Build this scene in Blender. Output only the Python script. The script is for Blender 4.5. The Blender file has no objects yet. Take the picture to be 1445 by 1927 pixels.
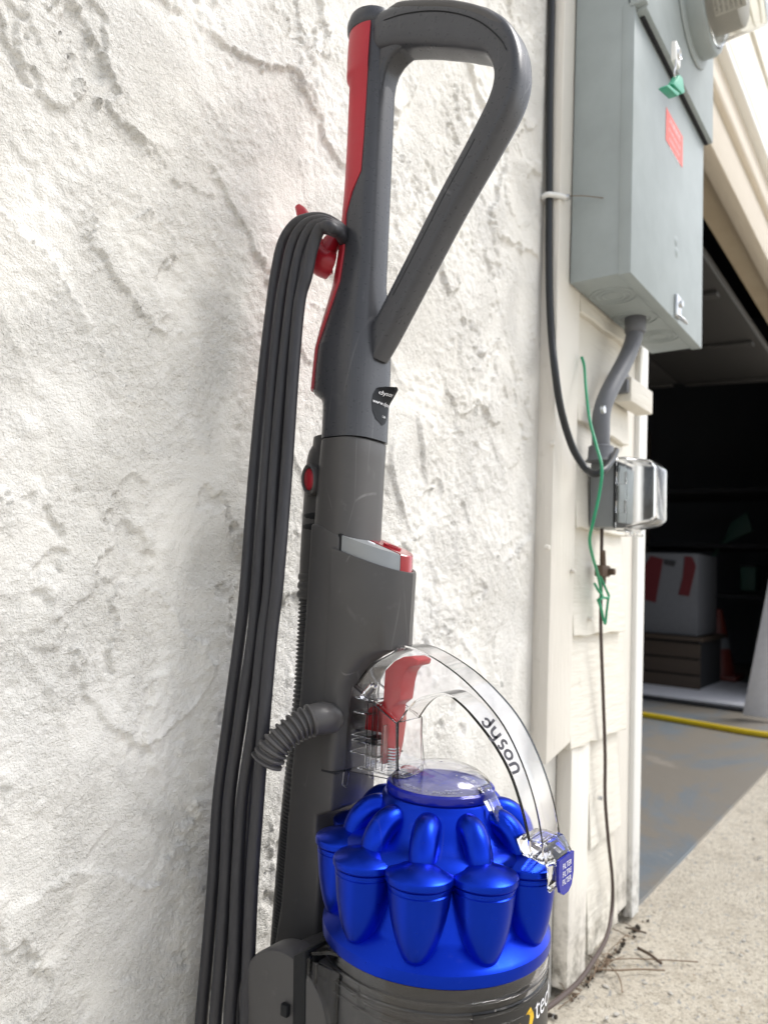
import bpy, bmesh, math, random
import numpy as np
from mathutils import Vector, Matrix

random.seed(7)
RNG = np.random.default_rng(11)
SC = bpy.context.scene
COL = SC.collection
PI = math.pi
rad = math.radians

# ------------------------------------------------------------------ camera
# world: X runs along the house front (to the right and away), Y goes into the wall, Z up.
CAM = np.array([0.0, -0.48, 0.63])
FPX, PW, PH = 1400.0, 1445.0, 1927.0
_y, _p, _r = rad(36.5), rad(4.75), rad(2.5)
_F = np.array([math.cos(_y)*math.cos(_p), math.sin(_y)*math.cos(_p), math.sin(_p)])
_R0 = np.array([math.sin(_y), -math.cos(_y), 0.0])
_U0 = np.cross(_R0, _F)
_R = math.cos(_r)*_R0 + math.sin(_r)*_U0
_U = -math.sin(_r)*_R0 + math.cos(_r)*_U0

cd = bpy.data.cameras.new('camera')
cam = bpy.data.objects.new('camera', cd)
COL.objects.link(cam)
M = Matrix(((_R[0], _U[0], -_F[0], CAM[0]), (_R[1], _U[1], -_F[1], CAM[1]), (_R[2], _U[2], -_F[2], CAM[2]), (0, 0, 0, 1)))
cam.matrix_world = M
cd.sensor_fit = 'VERTICAL'
cd.sensor_height = 36.0
cd.lens = FPX/PH*36.0
cd.clip_start, cd.clip_end = 0.02, 3000
cd.dof.use_dof = True
cd.dof.focus_distance = 0.56
cd.dof.aperture_fstop = 8.5
SC.camera = cam

# ------------------------------------------------------------------ sky, sun, exposure
SUN_DIR = Vector((0.42, -0.42, 0.82)).normalized()
world = bpy.data.worlds.new('World')
SC.world = world
world.use_nodes = True
nt = world.node_tree
nt.nodes.clear()
sky = nt.nodes.new('ShaderNodeTexSky')
sky.sky_type = 'NISHITA'
sky.sun_disc = False
sky.sun_elevation = math.asin(SUN_DIR.z)
sky.sun_rotation = math.atan2(SUN_DIR.x, SUN_DIR.y)
sky.dust_density = 1.5
sky.air_density = 1.0
hsv = nt.nodes.new('ShaderNodeHueSaturation')
hsv.inputs['Saturation'].default_value = 0.30
bg = nt.nodes.new('ShaderNodeBackground')
bg.inputs['Strength'].default_value = 0.138
wo = nt.nodes.new('ShaderNodeOutputWorld')
nt.links.new(sky.outputs[0], hsv.inputs['Color'])
nt.links.new(hsv.outputs[0], bg.inputs['Color'])
nt.links.new(bg.outputs[0], wo.inputs['Surface'])
sl = bpy.data.lights.new('sun', 'SUN')
sl.energy = 1.35
sl.angle = rad(27)
sl.color = (1.0, 0.97, 0.93)
sun = bpy.data.objects.new('sun', sl)
COL.objects.link(sun)
sun.rotation_euler = SUN_DIR.to_track_quat('Z', 'Y').to_euler()
SC.view_settings.view_transform = 'Standard'
SC.view_settings.look = 'None'
SC.view_settings.exposure = 0.95
SC.view_settings.gamma = 1.0
SC.render.engine = 'CYCLES'
SC.cycles.use_denoising = True
SC.cycles.max_bounces = 10
SC.cycles.diffuse_bounces = 3
SC.cycles.glossy_bounces = 4
SC.cycles.transmission_bounces = 10
SC.cycles.transparent_max_bounces = 16
SC.cycles.sample_clamp_indirect = 8.0

# ------------------------------------------------------------------ helpers
def _ray(px, py):
    return _F + _R*(px-PW/2)/FPX - _U*(py-PH/2)/FPX
def AX(px, py, X):
    r = _ray(px, py); return CAM + r*((X-CAM[0])/r[0])
def AY(px, py, Y):
    r = _ray(px, py); return CAM + r*((Y-CAM[1])/r[1])
def AZ(px, py, Z):
    r = _ray(px, py); return CAM + r*((Z-CAM[2])/r[2])

def tag(o, label=None, cat=None, group=None, kind=None):
    if label: o['label'] = label
    if cat: o['category'] = cat
    if group: o['group'] = group
    if kind: o['kind'] = kind
    return o
def empty(name, loc, label=None, cat=None, group=None):
    o = bpy.data.objects.new(name, None)
    COL.objects.link(o); o.location = loc
    o.empty_display_size = 0.05
    return tag(o, label, cat, group)
def link(name, me, parent=None):
    o = bpy.data.objects.new(name, me)
    COL.objects.link(o)
    if parent is not None:
        o.parent = parent
        if parent.type == 'EMPTY':
            o.matrix_parent_inverse = Matrix.Translation(-parent.location)
    return o
def finish(me, mat, sharp=38):
    if mat is not None: me.materials.append(mat)
    me.polygons.foreach_set('use_smooth', [True]*len(me.polygons))
    me.set_sharp_from_angle(angle=rad(sharp))
    me.update()
def mesh(name, v, f, mat, parent=None, sharp=38, fix=True):
    me = bpy.data.meshes.new(name)
    me.from_pydata([tuple(map(float, q)) for q in v], [], f)
    if fix:
        bm = bmesh.new(); bm.from_mesh(me)
        bmesh.ops.recalc_face_normals(bm, faces=bm.faces)
        bm.to_mesh(me); bm.free()
    finish(me, mat, sharp)
    return link(name, me, parent)
def from_bm(name, bm, mat, parent=None, sharp=38):
    me = bpy.data.meshes.new(name)
    bmesh.ops.recalc_face_normals(bm, faces=bm.faces)
    bm.to_mesh(me); bm.free()
    finish(me, mat, sharp)
    return link(name, me, parent)
def bm_box(bm, lo, hi, bev=0.0, seg=2, mtx=None):
    lo, hi = [min(a, b) for a, b in zip(lo, hi)], [max(a, b) for a, b in zip(lo, hi)]
    r = bmesh.ops.create_cube(bm, size=1.0)
    vs = r['verts']
    for q in vs:
        q.co = Vector([lo[i] + (q.co[i]+0.5)*(hi[i]-lo[i]) for i in range(3)])
    if bev > 0:
        es = list({e for q in vs for e in q.link_edges})
        res = bmesh.ops.bevel(bm, geom=es, offset=bev, segments=seg, affect='EDGES', profile=0.5)
        vs = list({q for q in res['verts']} | {q for q in vs if q.is_valid})
    if mtx is not None:
        bmesh.ops.transform(bm, matrix=mtx, verts=vs)
    return vs
def box(name, lo, hi, mat, parent=None, bev=0.002, seg=2, sharp=38):
    bm = bmesh.new(); bm_box(bm, lo, hi, bev, seg)
    return from_bm(name, bm, mat, parent, sharp)
def prism(name, poly, x0, x1, mat, parent=None, bev=0.0, seg=2, axis='X', sharp=38):
    """polygon (a,b) pairs swept along an axis; axis X: (y,z); Y: (x,z); Z: (x,y)"""
    def pt(a, b, k):
        return {'X': (k, a, b), 'Y': (a, k, b), 'Z': (a, b, k)}[axis]
    bm = bmesh.new()
    A = [bm.verts.new(pt(a, b, x0)) for a, b in poly]
    B = [bm.verts.new(pt(a, b, x1)) for a, b in poly]
    n = len(poly)
    bm.faces.new(A); bm.faces.new(B[::-1])
    for i in range(n):
        bm.faces.new((A[i], B[i], B[(i+1) % n], A[(i+1) % n]))
    if bev > 0:
        bmesh.ops.recalc_face_normals(bm, faces=bm.faces)
        es = [e for e in bm.edges if e.calc_face_angle(0) > rad(22)]
        bmesh.ops.bevel(bm, geom=es, offset=bev, segments=seg, affect='EDGES', profile=0.5)
    return from_bm(name, bm, mat, parent, sharp)
def loft(name, rings, mat, parent=None, caps=True, sharp=38, closed=True):
    v, f = [], []
    n = len(rings[0])
    for r in rings: v += list(r)
    for i in range(len(rings)-1):
        for j in range(n if closed else n-1):
            k = (j+1) % n
            f.append((i*n+j, i*n+k, (i+1)*n+k, (i+1)*n+j))
    if caps and closed:
        f.append(tuple(range(n))); f.append(tuple((len(rings)-1)*n+j for j in range(n)))
    return mesh(name, v, f, mat, parent, sharp)
def smooth_path(pts, n=8):
    P = [np.array(p, float) for p in pts]
    P = [2*P[0]-P[1]] + P + [2*P[-1]-P[-2]]
    out = []
    for i in range(1, len(P)-2):
        for k in range(n):
            t = k/n
            a, b, c, d = P[i-1], P[i], P[i+1], P[i+2]
            out.append(0.5*((2*b)+(-a+c)*t+(2*a-5*b+4*c-d)*t*t+(-a+3*b-3*c+d)*t**3))
    out.append(P[-2])
    return out
def interp(vals, n):
    """resample a list of per-control values to the points of smooth_path"""
    vals = list(vals); m = (len(vals)-1)*n+1
    return np.interp(np.linspace(0, len(vals)-1, m), range(len(vals)), vals)
def tube_rings(path, radii, seg=10):
    path = [np.array(p, float) for p in path]
    if np.isscalar(radii): radii = [radii]*len(path)
    rings = []
    up = None
    for i, p in enumerate(path):
        t = path[min(i+1, len(path)-1)] - path[max(i-1, 0)]
        t /= np.linalg.norm(t) + 1e-12
        if up is None:
            a = np.array([0, 0, 1.0]) if abs(t[2]) < 0.8 else np.array([1.0, 0, 0])
            up = a - t*(a@t)
        else:
            up = up - t*(up@t)
        up /= np.linalg.norm(up)
        s = np.cross(t, up)
        rings.append([p + radii[i]*(math.cos(q)*up + math.sin(q)*s) for q in np.linspace(0, 2*PI, seg, endpoint=False)])
    return rings
def tube(name, pts, r, mat, parent=None, seg=10, n=8, sharp=50):
    path = smooth_path(pts, n) if n else pts
    rr = r if np.isscalar(r) else interp(r, n) if n else r
    return loft(name, tube_rings(path, rr, seg), mat, parent, sharp=sharp)
def lathe_data(prof, seg=48, cx=0, cy=0, axis='Z', cz=0):
    v, f = [], []
    for r, z in prof:
        for q in np.linspace(0, 2*PI, seg, endpoint=False):
            a, b = r*math.cos(q), r*math.sin(q)
            v.append({'Z': (cx+a, cy+b, z), 'Y': (cx+a, z, cz+b), 'X': (z, cy+a, cz+b)}[axis])
    for i in range(len(prof)-1):
        for j in range(seg):
            k = (j+1) % seg
            f.append((i*seg+j, i*seg+k, (i+1)*seg+k, (i+1)*seg+j))
    return v, f
def lathe(name, prof, mat, parent=None, seg=48, cx=0, cy=0, axis='Z', cz=0, caps=True, sharp=32):
    v, f = lathe_data(prof, seg, cx, cy, axis, cz)
    if caps:
        f.append(tuple(range(seg))); f.append(tuple((len(prof)-1)*seg+j for j in range(seg)))
    return mesh(name, v, f, mat, parent, sharp)
def text_tris(s, size=1.0):
    cu = bpy.data.curves.new('t', 'FONT'); cu.body = s; cu.size = size; cu.resolution_u = 3
    o = bpy.data.objects.new('t', cu); COL.objects.link(o)
    bpy.context.view_layer.update()
    me = bpy.data.meshes.new_from_object(o.evaluated_get(bpy.context.evaluated_depsgraph_get()))
    v = np.array([q.co[:2] for q in me.vertices]).reshape(-1, 2)
    f = [tuple(p.vertices) for p in me.polygons]
    bpy.data.objects.remove(o); bpy.data.curves.remove(cu); bpy.data.meshes.remove(me)
    return v, f
def text_on(name, s, size, fmap, mat, parent, align='L'):
    v, f = text_tris(s, size)
    w = v[:, 0].max() if len(v) else 0
    if align == 'C': v[:, 0] -= w/2
    return mesh(name, [fmap(a, b) for a, b in v], f, mat, parent, fix=False)
def ribbon(pts, w):
    """flat stroke with given width along 2-D points"""
    P = np.array(pts, float); v = []; f = []
    for i in range(len(P)):
        t = P[min(i+1, len(P)-1)] - P[max(i-1, 0)]; t /= np.linalg.norm(t)
        nn = np.array([-t[1], t[0]])*w/2
        v += [P[i]+nn, P[i]-nn]
        if i: f.append((2*i-2, 2*i-1, 2*i+1, 2*i))
    return v, f
def arc(cx, cy, r, a0, a1, n=14, ry=None):
    ry = r if ry is None else ry
    return [(cx+r*math.cos(rad(a)), cy+ry*math.sin(rad(a))) for a in np.linspace(a0, a1, n)]

# ------------------------------------------------------------------ materials
def new_mat(name):
    m = bpy.data.materials.new(name); m.use_nodes = True
    t = m.node_tree; t.nodes.clear()
    out = t.nodes.new('ShaderNodeOutputMaterial'); b = t.nodes.new('ShaderNodeBsdfPrincipled')
    t.links.new(b.outputs[0], out.inputs['Surface'])
    return m, t, b
def N(t, typ, **kw):
    n = t.nodes.new(typ)
    for k, q in kw.items():
        if k in n.inputs: n.inputs[k].default_value = q
        else: setattr(n, k, q)
    return n
def coords(t, scale=(1, 1, 1)):
    g = N(t, 'ShaderNodeNewGeometry')
    mp = N(t, 'ShaderNodeMapping'); mp.inputs['Scale'].default_value = scale
    t.links.new(g.outputs['Position'], mp.inputs['Vector'])
    return mp.outputs[0]
def noise(t, co, scale, detail=4, rough=0.55, dist=0.0):
    n = N(t, 'ShaderNodeTexNoise', Scale=scale, Detail=detail, Roughness=rough, Distortion=dist)
    t.links.new(co, n.inputs['Vector']); return n.outputs['Fac']
def ramp(t, fac, stops):
    r = N(t, 'ShaderNodeValToRGB')
    e = r.color_ramp.elements
    while len(e) < len(stops): e.new(0.5)
    for i, (p, c) in enumerate(stops):
        e[i].position = p; e[i].color = (*c, 1) if len(c) == 3 else c
    t.links.new(fac, r.inputs[0]); return r.outputs[0]
def mixc(t, fac, a, b, mode='MIX'):
    m = N(t, 'ShaderNodeMix', data_type='RGBA', blend_type=mode)
    if isinstance(fac, (int, float)): m.inputs[0].default_value = fac
    else: t.links.new(fac, m.inputs[0])
    for sock, q in ((m.inputs[6], a), (m.inputs[7], b)):
        if isinstance(q, tuple): sock.default_value = (*q, 1)
        else: t.links.new(q, sock)
    return m.outputs[2]
def bump(t, b, h, strength=0.3, dist=0.001, prev=None):
    n = N(t, 'ShaderNodeBump', Strength=strength, Distance=dist)
    t.links.new(h, n.inputs['Height'])
    if prev is not None: t.links.new(prev, n.inputs['Normal'])
    t.links.new(n.outputs[0], b.inputs['Normal'])
    return n.outputs[0]
def plastic(name, col, rough=0.35, metallic=0.0, scuff=0.35, spec=0.5, stretch=(1, 1, 1), coat=0.0, dust=0.12, scratch=0.0):
    m, t, b = new_mat(name)
    co = coords(t)
    n1 = noise(t, co, 14, 5, 0.6)
    c = mixc(t, ramp(t, n1, [(0.35, (0, 0, 0)), (0.75, (1, 1, 1))]), tuple(q*0.92 for q in col), tuple(min(1, q*1.06) for q in col))
    d1 = noise(t, co, 90, 6, 0.7)
    dm = ramp(t, d1, [(0.60, (0, 0, 0)), (0.80, (dust, dust, dust))])
    c = mixc(t, dm, c, tuple(min(1, q*0.8+0.16) for q in col))
    if scratch > 0:
        sm = None
        for ang, sc_, sd in ((0.5, 34, 0.0), (-0.9, 21, 3.7)):
            mp = N(t, 'ShaderNodeMapping'); mp.inputs['Rotation'].default_value = (ang, ang*1.7, ang); mp.inputs['Location'].default_value = (sd, sd, sd); mp.inputs['Scale'].default_value = (1, 1, 0.22)
            t.links.new(co, mp.inputs['Vector'])
            vo = N(t, 'ShaderNodeTexVoronoi', feature='DISTANCE_TO_EDGE', Scale=float(sc_)); t.links.new(mp.outputs[0], vo.inputs['Vector'])
            ln = ramp(t, vo.outputs['Distance'], [(0.004, (1, 1, 1)), (0.010, (0, 0, 0))])
            mk = ramp(t, noise(t, mp.outputs[0], sc_*0.9, 3, 0.6), [(0.56, (0, 0, 0)), (0.66, (scratch, scratch, scratch))])
            m_ = N(t, 'ShaderNodeMath', operation='MULTIPLY'); t.links.new(ln, m_.inputs[0]); t.links.new(mk, m_.inputs[1])
            c = mixc(t, m_.outputs[0], c, tuple(min(1, q*0.7+0.22) for q in col))
    t.links.new(c, b.inputs['Base Color'])
    cs = coords(t, stretch)
    n2 = noise(t, cs, 260, 3, 0.6)
    rr = N(t, 'ShaderNodeMapRange'); rr.inputs[3].default_value = max(0.03, rough-0.10*scuff); rr.inputs[4].default_value = rough+0.28*scuff
    t.links.new(n2, rr.inputs[0]); t.links.new(rr.outputs[0], b.inputs['Roughness'])
    b.inputs['Metallic'].default_value = metallic
    b.inputs['Specular IOR Level'].default_value = spec
    b.inputs['Coat Weight'].default_value = coat
    n3 = noise(t, co, 1600, 2, 0.5)
    bump(t, b, n3, 0.08, 0.0002)
    return m
def plain(name, col, rough=0.5, metallic=0.0, alpha=1.0):
    m, t, b = new_mat(name)
    co = coords(t)
    c = mixc(t, noise(t, co, 40, 4), tuple(q*0.85 for q in col), tuple(min(1, q*1.12) for q in col))
    t.links.new(c, b.inputs['Base Color'])
    b.inputs['Roughness'].default_value = rough; b.inputs['Metallic'].default_value = metallic
    return m
def clear(name, tint=(1, 1, 1), rough=0.02, ior=1.46):
    m, t, b = new_mat(name)
    b.inputs['Base Color'].default_value = (*tint, 1)
    b.inputs['Transmission Weight'].default_value = 1.0
    b.inputs['IOR'].default_value = ior
    co = coords(t)
    rr = N(t, 'ShaderNodeMapRange'); rr.inputs[3].default_value = rough*0.4; rr.inputs[4].default_value = rough*1.8
    t.links.new(noise(t, co, 60, 5, 0.7), rr.inputs[0]); t.links.new(rr.outputs[0], b.inputs['Roughness'])
    bump(t, b, noise(t, co, 25, 2), 0.05, 0.002)
    return m

M_GREY = plastic('grey_plastic', (0.078, 0.075, 0.075), 0.36, spec=0.36, scratch=0.35, dust=0.2)
M_WAND = plastic('wand_plastic', (0.052, 0.054, 0.062), 0.26, spec=0.42, scratch=0.35, dust=0.2)
M_DARK = plastic('dark_plastic', (0.014, 0.015, 0.017), 0.45, spec=0.2, dust=0.04)
M_HOSE = plastic('hose_plastic', (0.05, 0.05, 0.053), 0.42)
M_RED = plastic('red_plastic', (0.40, 0.010, 0.024), 0.34, scratch=0.15)
M_REDC = clear('clear_red_plastic', (0.85, 0.02, 0.04), 0.06)
M_REDT = plastic('ruby_plastic', (0.34, 0.006, 0.016), 0.12, coat=0.6, scuff=0.1, dust=0.03)
M_REDLEV = plastic('red_lever_plastic', (0.58, 0.010, 0.02), 0.4)
M_SILVER = plastic('silver_plastic', (0.30, 0.315, 0.325), 0.36, metallic=0.35, dust=0.05)
M_BLUE = plastic('satin_blue', (0.003, 0.034, 0.52), 0.27, metallic=0.88, scuff=0.25, dust=0.10, scratch=0.12)
M_BLUEC = plastic('gloss_blue', (0.006, 0.014, 0.34), 0.16, metallic=0.1, scuff=0.2, dust=0.03)
M_CLEAR = clear('clear_plastic', (0.985, 0.985, 1.0), 0.035)
M_BIN = clear('bin_plastic', (0.84, 0.84, 0.86), 0.05)
M_WHITEINK = plain('white_ink', (0.85, 0.85, 0.88), 0.5)
M_GREYINK = plain('grey_ink', (0.16, 0.16, 0.19), 0.4)
M_BLACKINK = plain('black_ink', (0.03, 0.03, 0.035), 0.5)
M_YELLOW = plain('yellow_ink', (0.80, 0.50, 0.02), 0.45)
M_STICK = plastic('black_sticker', (0.006, 0.007, 0.010), 0.4, spec=0.2, dust=0.03)
M_STEEL = plain('bright_steel', (0.62, 0.63, 0.64), 0.3, 1.0)

def mat_cord():
    m, t, b = new_mat('cord_rubber')
    co = coords(t, (1, 1, 0.08))
    c = ramp(t, noise(t, co, 420, 4, 0.7), [(0.3, (0.020, 0.020, 0.025)), (0.68, (0.036, 0.036, 0.042)), (0.86, (0.12, 0.12, 0.127))])
    t.links.new(c, b.inputs['Base Color']); b.inputs['Roughness'].default_value = 0.48
    bump(t, b, noise(t, coords(t), 900, 3), 0.15, 0.0004)
    return m
M_CORD = mat_cord()

def mat_stucco():
    m, t, b = new_mat('painted_stucco')
    co = coords(t)
    big = noise(t, co, 5, 5, 0.6)
    c = mixc(t, ramp(t, big, [(0.35, (0, 0, 0)), (0.7, (1, 1, 1))]), (0.785, 0.76, 0.705), (0.80, 0.785, 0.75))
    st = noise(t, co, 17, 6, 0.7, 0.4)
    c = mixc(t, ramp(t, st, [(0.66, (0, 0, 0)), (0.80, (0.45, 0.45, 0.45))]), c, (0.62, 0.53, 0.42))
    sp = noise(t, co, 140, 3, 0.6)
    c = mixc(t, ramp(t, sp, [(0.74, (0, 0, 0)), (0.80, (0.5, 0.5, 0.5))]), c, (0.45, 0.40, 0.33))
    t.links.new(c, b.inputs['Base Color']); b.inputs['Roughness'].default_value = 0.72
    b.inputs['Specular IOR Level'].default_value = 0.35
    mask = ramp(t, noise(t, co, 9, 4, 0.6, 0.6), [(0.36, (0.12, 0.12, 0.12)), (0.58, (1, 1, 1))])
    g1 = noise(t, co, 270, 5, 0.68, 0.25)
    g2 = noise(t, co, 700, 2, 0.5)
    mul = N(t, 'ShaderNodeMath', operation='MULTIPLY'); t.links.new(g1, mul.inputs[0]); t.links.new(mask, mul.inputs[1])
    p = bump(t, b, mul.outputs[0], 1.0, 0.0042)
    bump(t, b, g2, 0.7, 0.0012, p)
    return m
M_STUCCO = mat_stucco()

def mat_paint(name, a, bcol, peel=0.3, rough=0.55, grain=(1, 1, 1), dirt=(0.30, 0.25, 0.18)):
    m, t, b = new_mat(name)
    co = coords(t)
    c = mixc(t, noise(t, co, 7, 5, 0.6), a, bcol)
    d = noise(t, co, 26, 7, 0.72, 0.3)
    c = mixc(t, ramp(t, d, [(0.62, (0, 0, 0)), (0.78, (peel, peel, peel))]), c, dirt)
    # splash dirt close to the ground
    sx = N(t, 'ShaderNodeSeparateXYZ'); g = N(t, 'ShaderNodeNewGeometry'); t.links.new(g.outputs['Position'], sx.inputs[0])
    mr = N(t, 'ShaderNodeMapRange'); mr.inputs[1].default_value = 0.16; mr.inputs[2].default_value = 0.0; mr.inputs[3].default_value = 0.0; mr.inputs[4].default_value = 1.0
    t.links.new(sx.outputs[2], mr.inputs[0])
    dn = ramp(t, noise(t, co, 38, 6, 0.7), [(0.42, (0, 0, 0)), (0.64, (1, 1, 1))])
    mm = N(t, 'ShaderNodeMath', operation='MULTIPLY'); t.links.new(mr.outputs[0], mm.inputs[0]); t.links.new(dn, mm.inputs[1])
    c = mixc(t, mm.outputs[0], c, (0.10, 0.085, 0.06))
    t.links.new(c, b.inputs['Base Color']); b.inputs['Roughness'].default_value = rough
    cg = coords(t, grain)
    bump(t, b, noise(t, cg, 110, 5, 0.65), 0.9, 0.0026)
    return m
M_TRIM = mat_paint('trim_paint', (0.74, 0.70, 0.63), (0.80, 0.77, 0.71), 0.28, grain=(1, 1, 0.12))
M_SIDING = mat_paint('siding_paint', (0.66, 0.615, 0.525), (0.77, 0.745, 0.68), 0.5, grain=(0.12, 1, 1))
M_WHITETRIM = mat_paint('white_trim_paint', (0.82, 0.81, 0.78), (0.84, 0.84, 0.82), 0.15, grain=(1, 1, 0.12))
M_HEADER = mat_paint('header_paint', (0.60, 0.53, 0.43), (0.66, 0.59, 0.49), 0.15, grain=(0.12, 1, 1))
M_RAWWOOD = mat_paint('weathered_wood', (0.42, 0.33, 0.22), (0.55, 0.47, 0.35), 0.4, grain=(0.12, 1, 1))
M_BOX = plastic('grey_enamel', (0.345, 0.385, 0.39), 0.52, spec=0.25, scuff=0.25, dust=0.14, stretch=(1, 1, 1))
M_BOXD = plastic('grey_enamel_edge', (0.36, 0.40, 0.40), 0.4, dust=0.05)
M_PVC = plastic('grey_pvc', (0.13, 0.135, 0.15), 0.45, dust=0.2)
M_OUTLET = plastic('outlet_box_grey', (0.20, 0.215, 0.225), 0.4, dust=0.1)
M_GLASS = clear('meter_glass', (0.93, 0.93, 0.90), 0.03, 1.45)
M_HAZYC = clear('hazy_cover', (0.97, 0.975, 0.98), 0.09, 1.40)
M_METERIN = plain('meter_grey', (0.50, 0.49, 0.47), 0.5)
M_PAPER = plain('label_paper', (0.72, 0.71, 0.68), 0.6)
M_REDLAB = plain('red_label', (0.85, 0.13, 0.10), 0.5)
M_GREENP = plastic('green_seal', (0.02, 0.34, 0.20), 0.35)
M_GREENW = plain('green_wire', (0.012, 0.28, 0.13), 0.4)
M_CABLE = plastic('black_cable', (0.012, 0.014, 0.017), 0.35)
M_BROWNW = plain('brown_wire', (0.065, 0.042, 0.036), 0.5)
M_RUST = plain('rusty_iron', (0.12, 0.08, 0.055), 0.7, 0.3)
M_WHITEP = plain('white_plastic', (0.8, 0.8, 0.78), 0.4)
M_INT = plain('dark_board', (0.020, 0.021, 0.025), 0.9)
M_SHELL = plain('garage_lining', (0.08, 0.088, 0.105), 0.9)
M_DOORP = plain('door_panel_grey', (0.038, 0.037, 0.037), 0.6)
M_YHOSE = plastic('yellow_cord', (0.72, 0.52, 0.02), 0.4)
M_FOAM = plain('white_board', (0.66, 0.66, 0.70), 0.7)
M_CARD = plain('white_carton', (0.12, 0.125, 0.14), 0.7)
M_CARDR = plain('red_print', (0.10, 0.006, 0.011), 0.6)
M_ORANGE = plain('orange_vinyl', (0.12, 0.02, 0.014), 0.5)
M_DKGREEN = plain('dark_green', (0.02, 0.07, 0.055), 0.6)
M_BROWN = plain('brown_wood', (0.045, 0.03, 0.02), 0.7)
M_TWIG = plain('dry_twig', (0.10, 0.07, 0.05), 0.85)
M_NEEDLE = plain('dry_needle', (0.20, 0.14, 0.09), 0.8)
M_SOIL = plain('dark_soil', (0.045, 0.036, 0.028), 0.95)
M_STONE = plain('aggregate_stone', (0.42, 0.40, 0.365), 0.7)

def mat_ground():
    m, t, b = new_mat('washed_concrete')
    co = coords(t)
    c = mixc(t, noise(t, co, 6, 6, 0.65), (0.56, 0.50, 0.40), (0.70, 0.65, 0.55))
    c = mixc(t, ramp(t, noise(t, co, 22, 8, 0.72, 0.3), [(0.46, (0, 0, 0)), (0.66, (0.6, 0.6, 0.6))]), c, (0.40, 0.345, 0.265))
    g = noise(t, co, 130, 6, 0.78)
    c = mixc(t, ramp(t, g, [(0.52, (0, 0, 0)), (0.62, (0.9, 0.9, 0.9))]), c, (0.25, 0.21, 0.155))
    st = noise(t, coords(t, (1, 1.5, 1)), 75, 3, 0.5, 0.6)
    c = mixc(t, ramp(t, st, [(0.635, (0, 0, 0)), (0.665, (0.85, 0.85, 0.85))]), c, (0.28, 0.29, 0.30))
    st2 = noise(t, coords(t, (1.4, 1, 1)), 48, 3, 0.5, 0.4)
    c = mixc(t, ramp(t, st2, [(0.68, (0, 0, 0)), (0.71, (0.7, 0.7, 0.7))]), c, (0.30, 0.22, 0.14))
    c = mixc(t, ramp(t, noise(t, co, 170, 5, 0.75), [(0.54, (0, 0, 0)), (0.68, (0.7, 0.7, 0.7))]), c, (0.80, 0.76, 0.67))
    t.links.new(c, b.inputs['Base Color']); b.inputs['Roughness'].default_value = 0.85
    bump(t, b, noise(t, co, 150, 6, 0.75), 1.0, 0.006)
    return m
M_GROUND = mat_ground()
def mat_floor():
    m, t, b = new_mat('worn_floor_paint')
    co = coords(t)
    c = mixc(t, noise(t, co, 11, 6, 0.65), (0.115, 0.135, 0.155), (0.17, 0.195, 0.215))
    w = noise(t, coords(t, (0.8, 1.6, 1)), 1.6, 8, 0.66, 0.4)
    c = mixc(t, ramp(t, w, [(0.42, (0, 0, 0)), (0.52, (0.75, 0.75, 0.75))]), c, (0.205, 0.172, 0.130))
    w2 = noise(t, co, 4.5, 8, 0.72, 0.4)
    c = mixc(t, ramp(t, w2, [(0.62, (0, 0, 0)), (0.70, (0.7, 0.7, 0.7))]), c, (0.30, 0.27, 0.23))
    t.links.new(c, b.inputs['Base Color']); b.inputs['Roughness'].default_value = 0.55
    bump(t, b, noise(t, co, 60, 5, 0.7), 0.4, 0.003)
    return m
M_FLOOR = mat_floor()

# ------------------------------------------------------------------ ground and garage floor
def ground():
    xs = sorted(set([-400, -60, -10, -3, -1] + list(np.round(np.arange(0.2, 4.2, 0.06), 3)) + [5, 7, 10, 20, 60, 400]))
    ys = sorted(set([-400, -60, -12, -4, -2] + list(np.round(np.arange(-1.0, 0.02, 0.05), 3)) + [0.3, 3, 10, 60, 400]))
    v = []
    for y in ys:
        for x in xs:
            z = 0.0
            if 0 < x < 4 and -1 < y < 0.0:
                z = 0.003*math.sin(x*5.1+y*3.7) + 0.002*math.sin(x*13+y*17)
            v.append((x, y, z-0.003))
    nx = len(xs)
    f = [(j*nx+i, j*nx+i+1, (j+1)*nx+i+1, (j+1)*nx+i) for j in range(len(ys)-1) for i in range(nx-1)]
    o = mesh('ground', v, f, M_GROUND); tag(o, 'pale washed concrete driveway with grey aggregate', None, None, 'structure')
ground()
fl = mesh('garage_floor', [(1.50, 0.0, 0.004), (7.0, 0.0, 0.004), (7.0, 6.0, 0.004), (1.50, 6.0, 0.004),
                           (1.50, -0.004, -0.01), (7.0, -0.004, -0.01)], [(0, 1, 2, 3), (4, 5, 1, 0)], M_FLOOR)
tag(fl, 'blue grey painted garage floor worn to tan patches', None, None, 'structure')

# ------------------------------------------------------------------ stucco wall
def vnoise(x, y, freq, seed):
    """smooth value noise on arrays"""
    r = np.random.default_rng(seed); T = r.random((257, 257))*2-1
    u, w = x*freq+37.3, y*freq+11.9
    i, j = np.floor(u).astype(int), np.floor(w).astype(int)
    a, b = u-i, w-j
    a = a*a*a*(a*(a*6-15)+10); b = b*b*b*(b*(b*6-15)+10)
    i %= 256; j %= 256
    return (T[i, j]*(1-a)+T[i+1, j]*a)*(1-b)+(T[i, j+1]*(1-a)+T[i+1, j+1]*a)*b
def fbm(x, y, freq, seed, oct=4, gain=0.5):
    s, a = 0, 1.0
    for k in range(oct):
        s = s + a*vnoise(x+0.31*k, y-0.17*k, freq, seed+k); freq *= 2.03; a *= gain
    return s
def sstep(a, b, x):
    t = np.clip((x-a)/(b-a), 0, 1); return t*t*(3-2*t)
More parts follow.
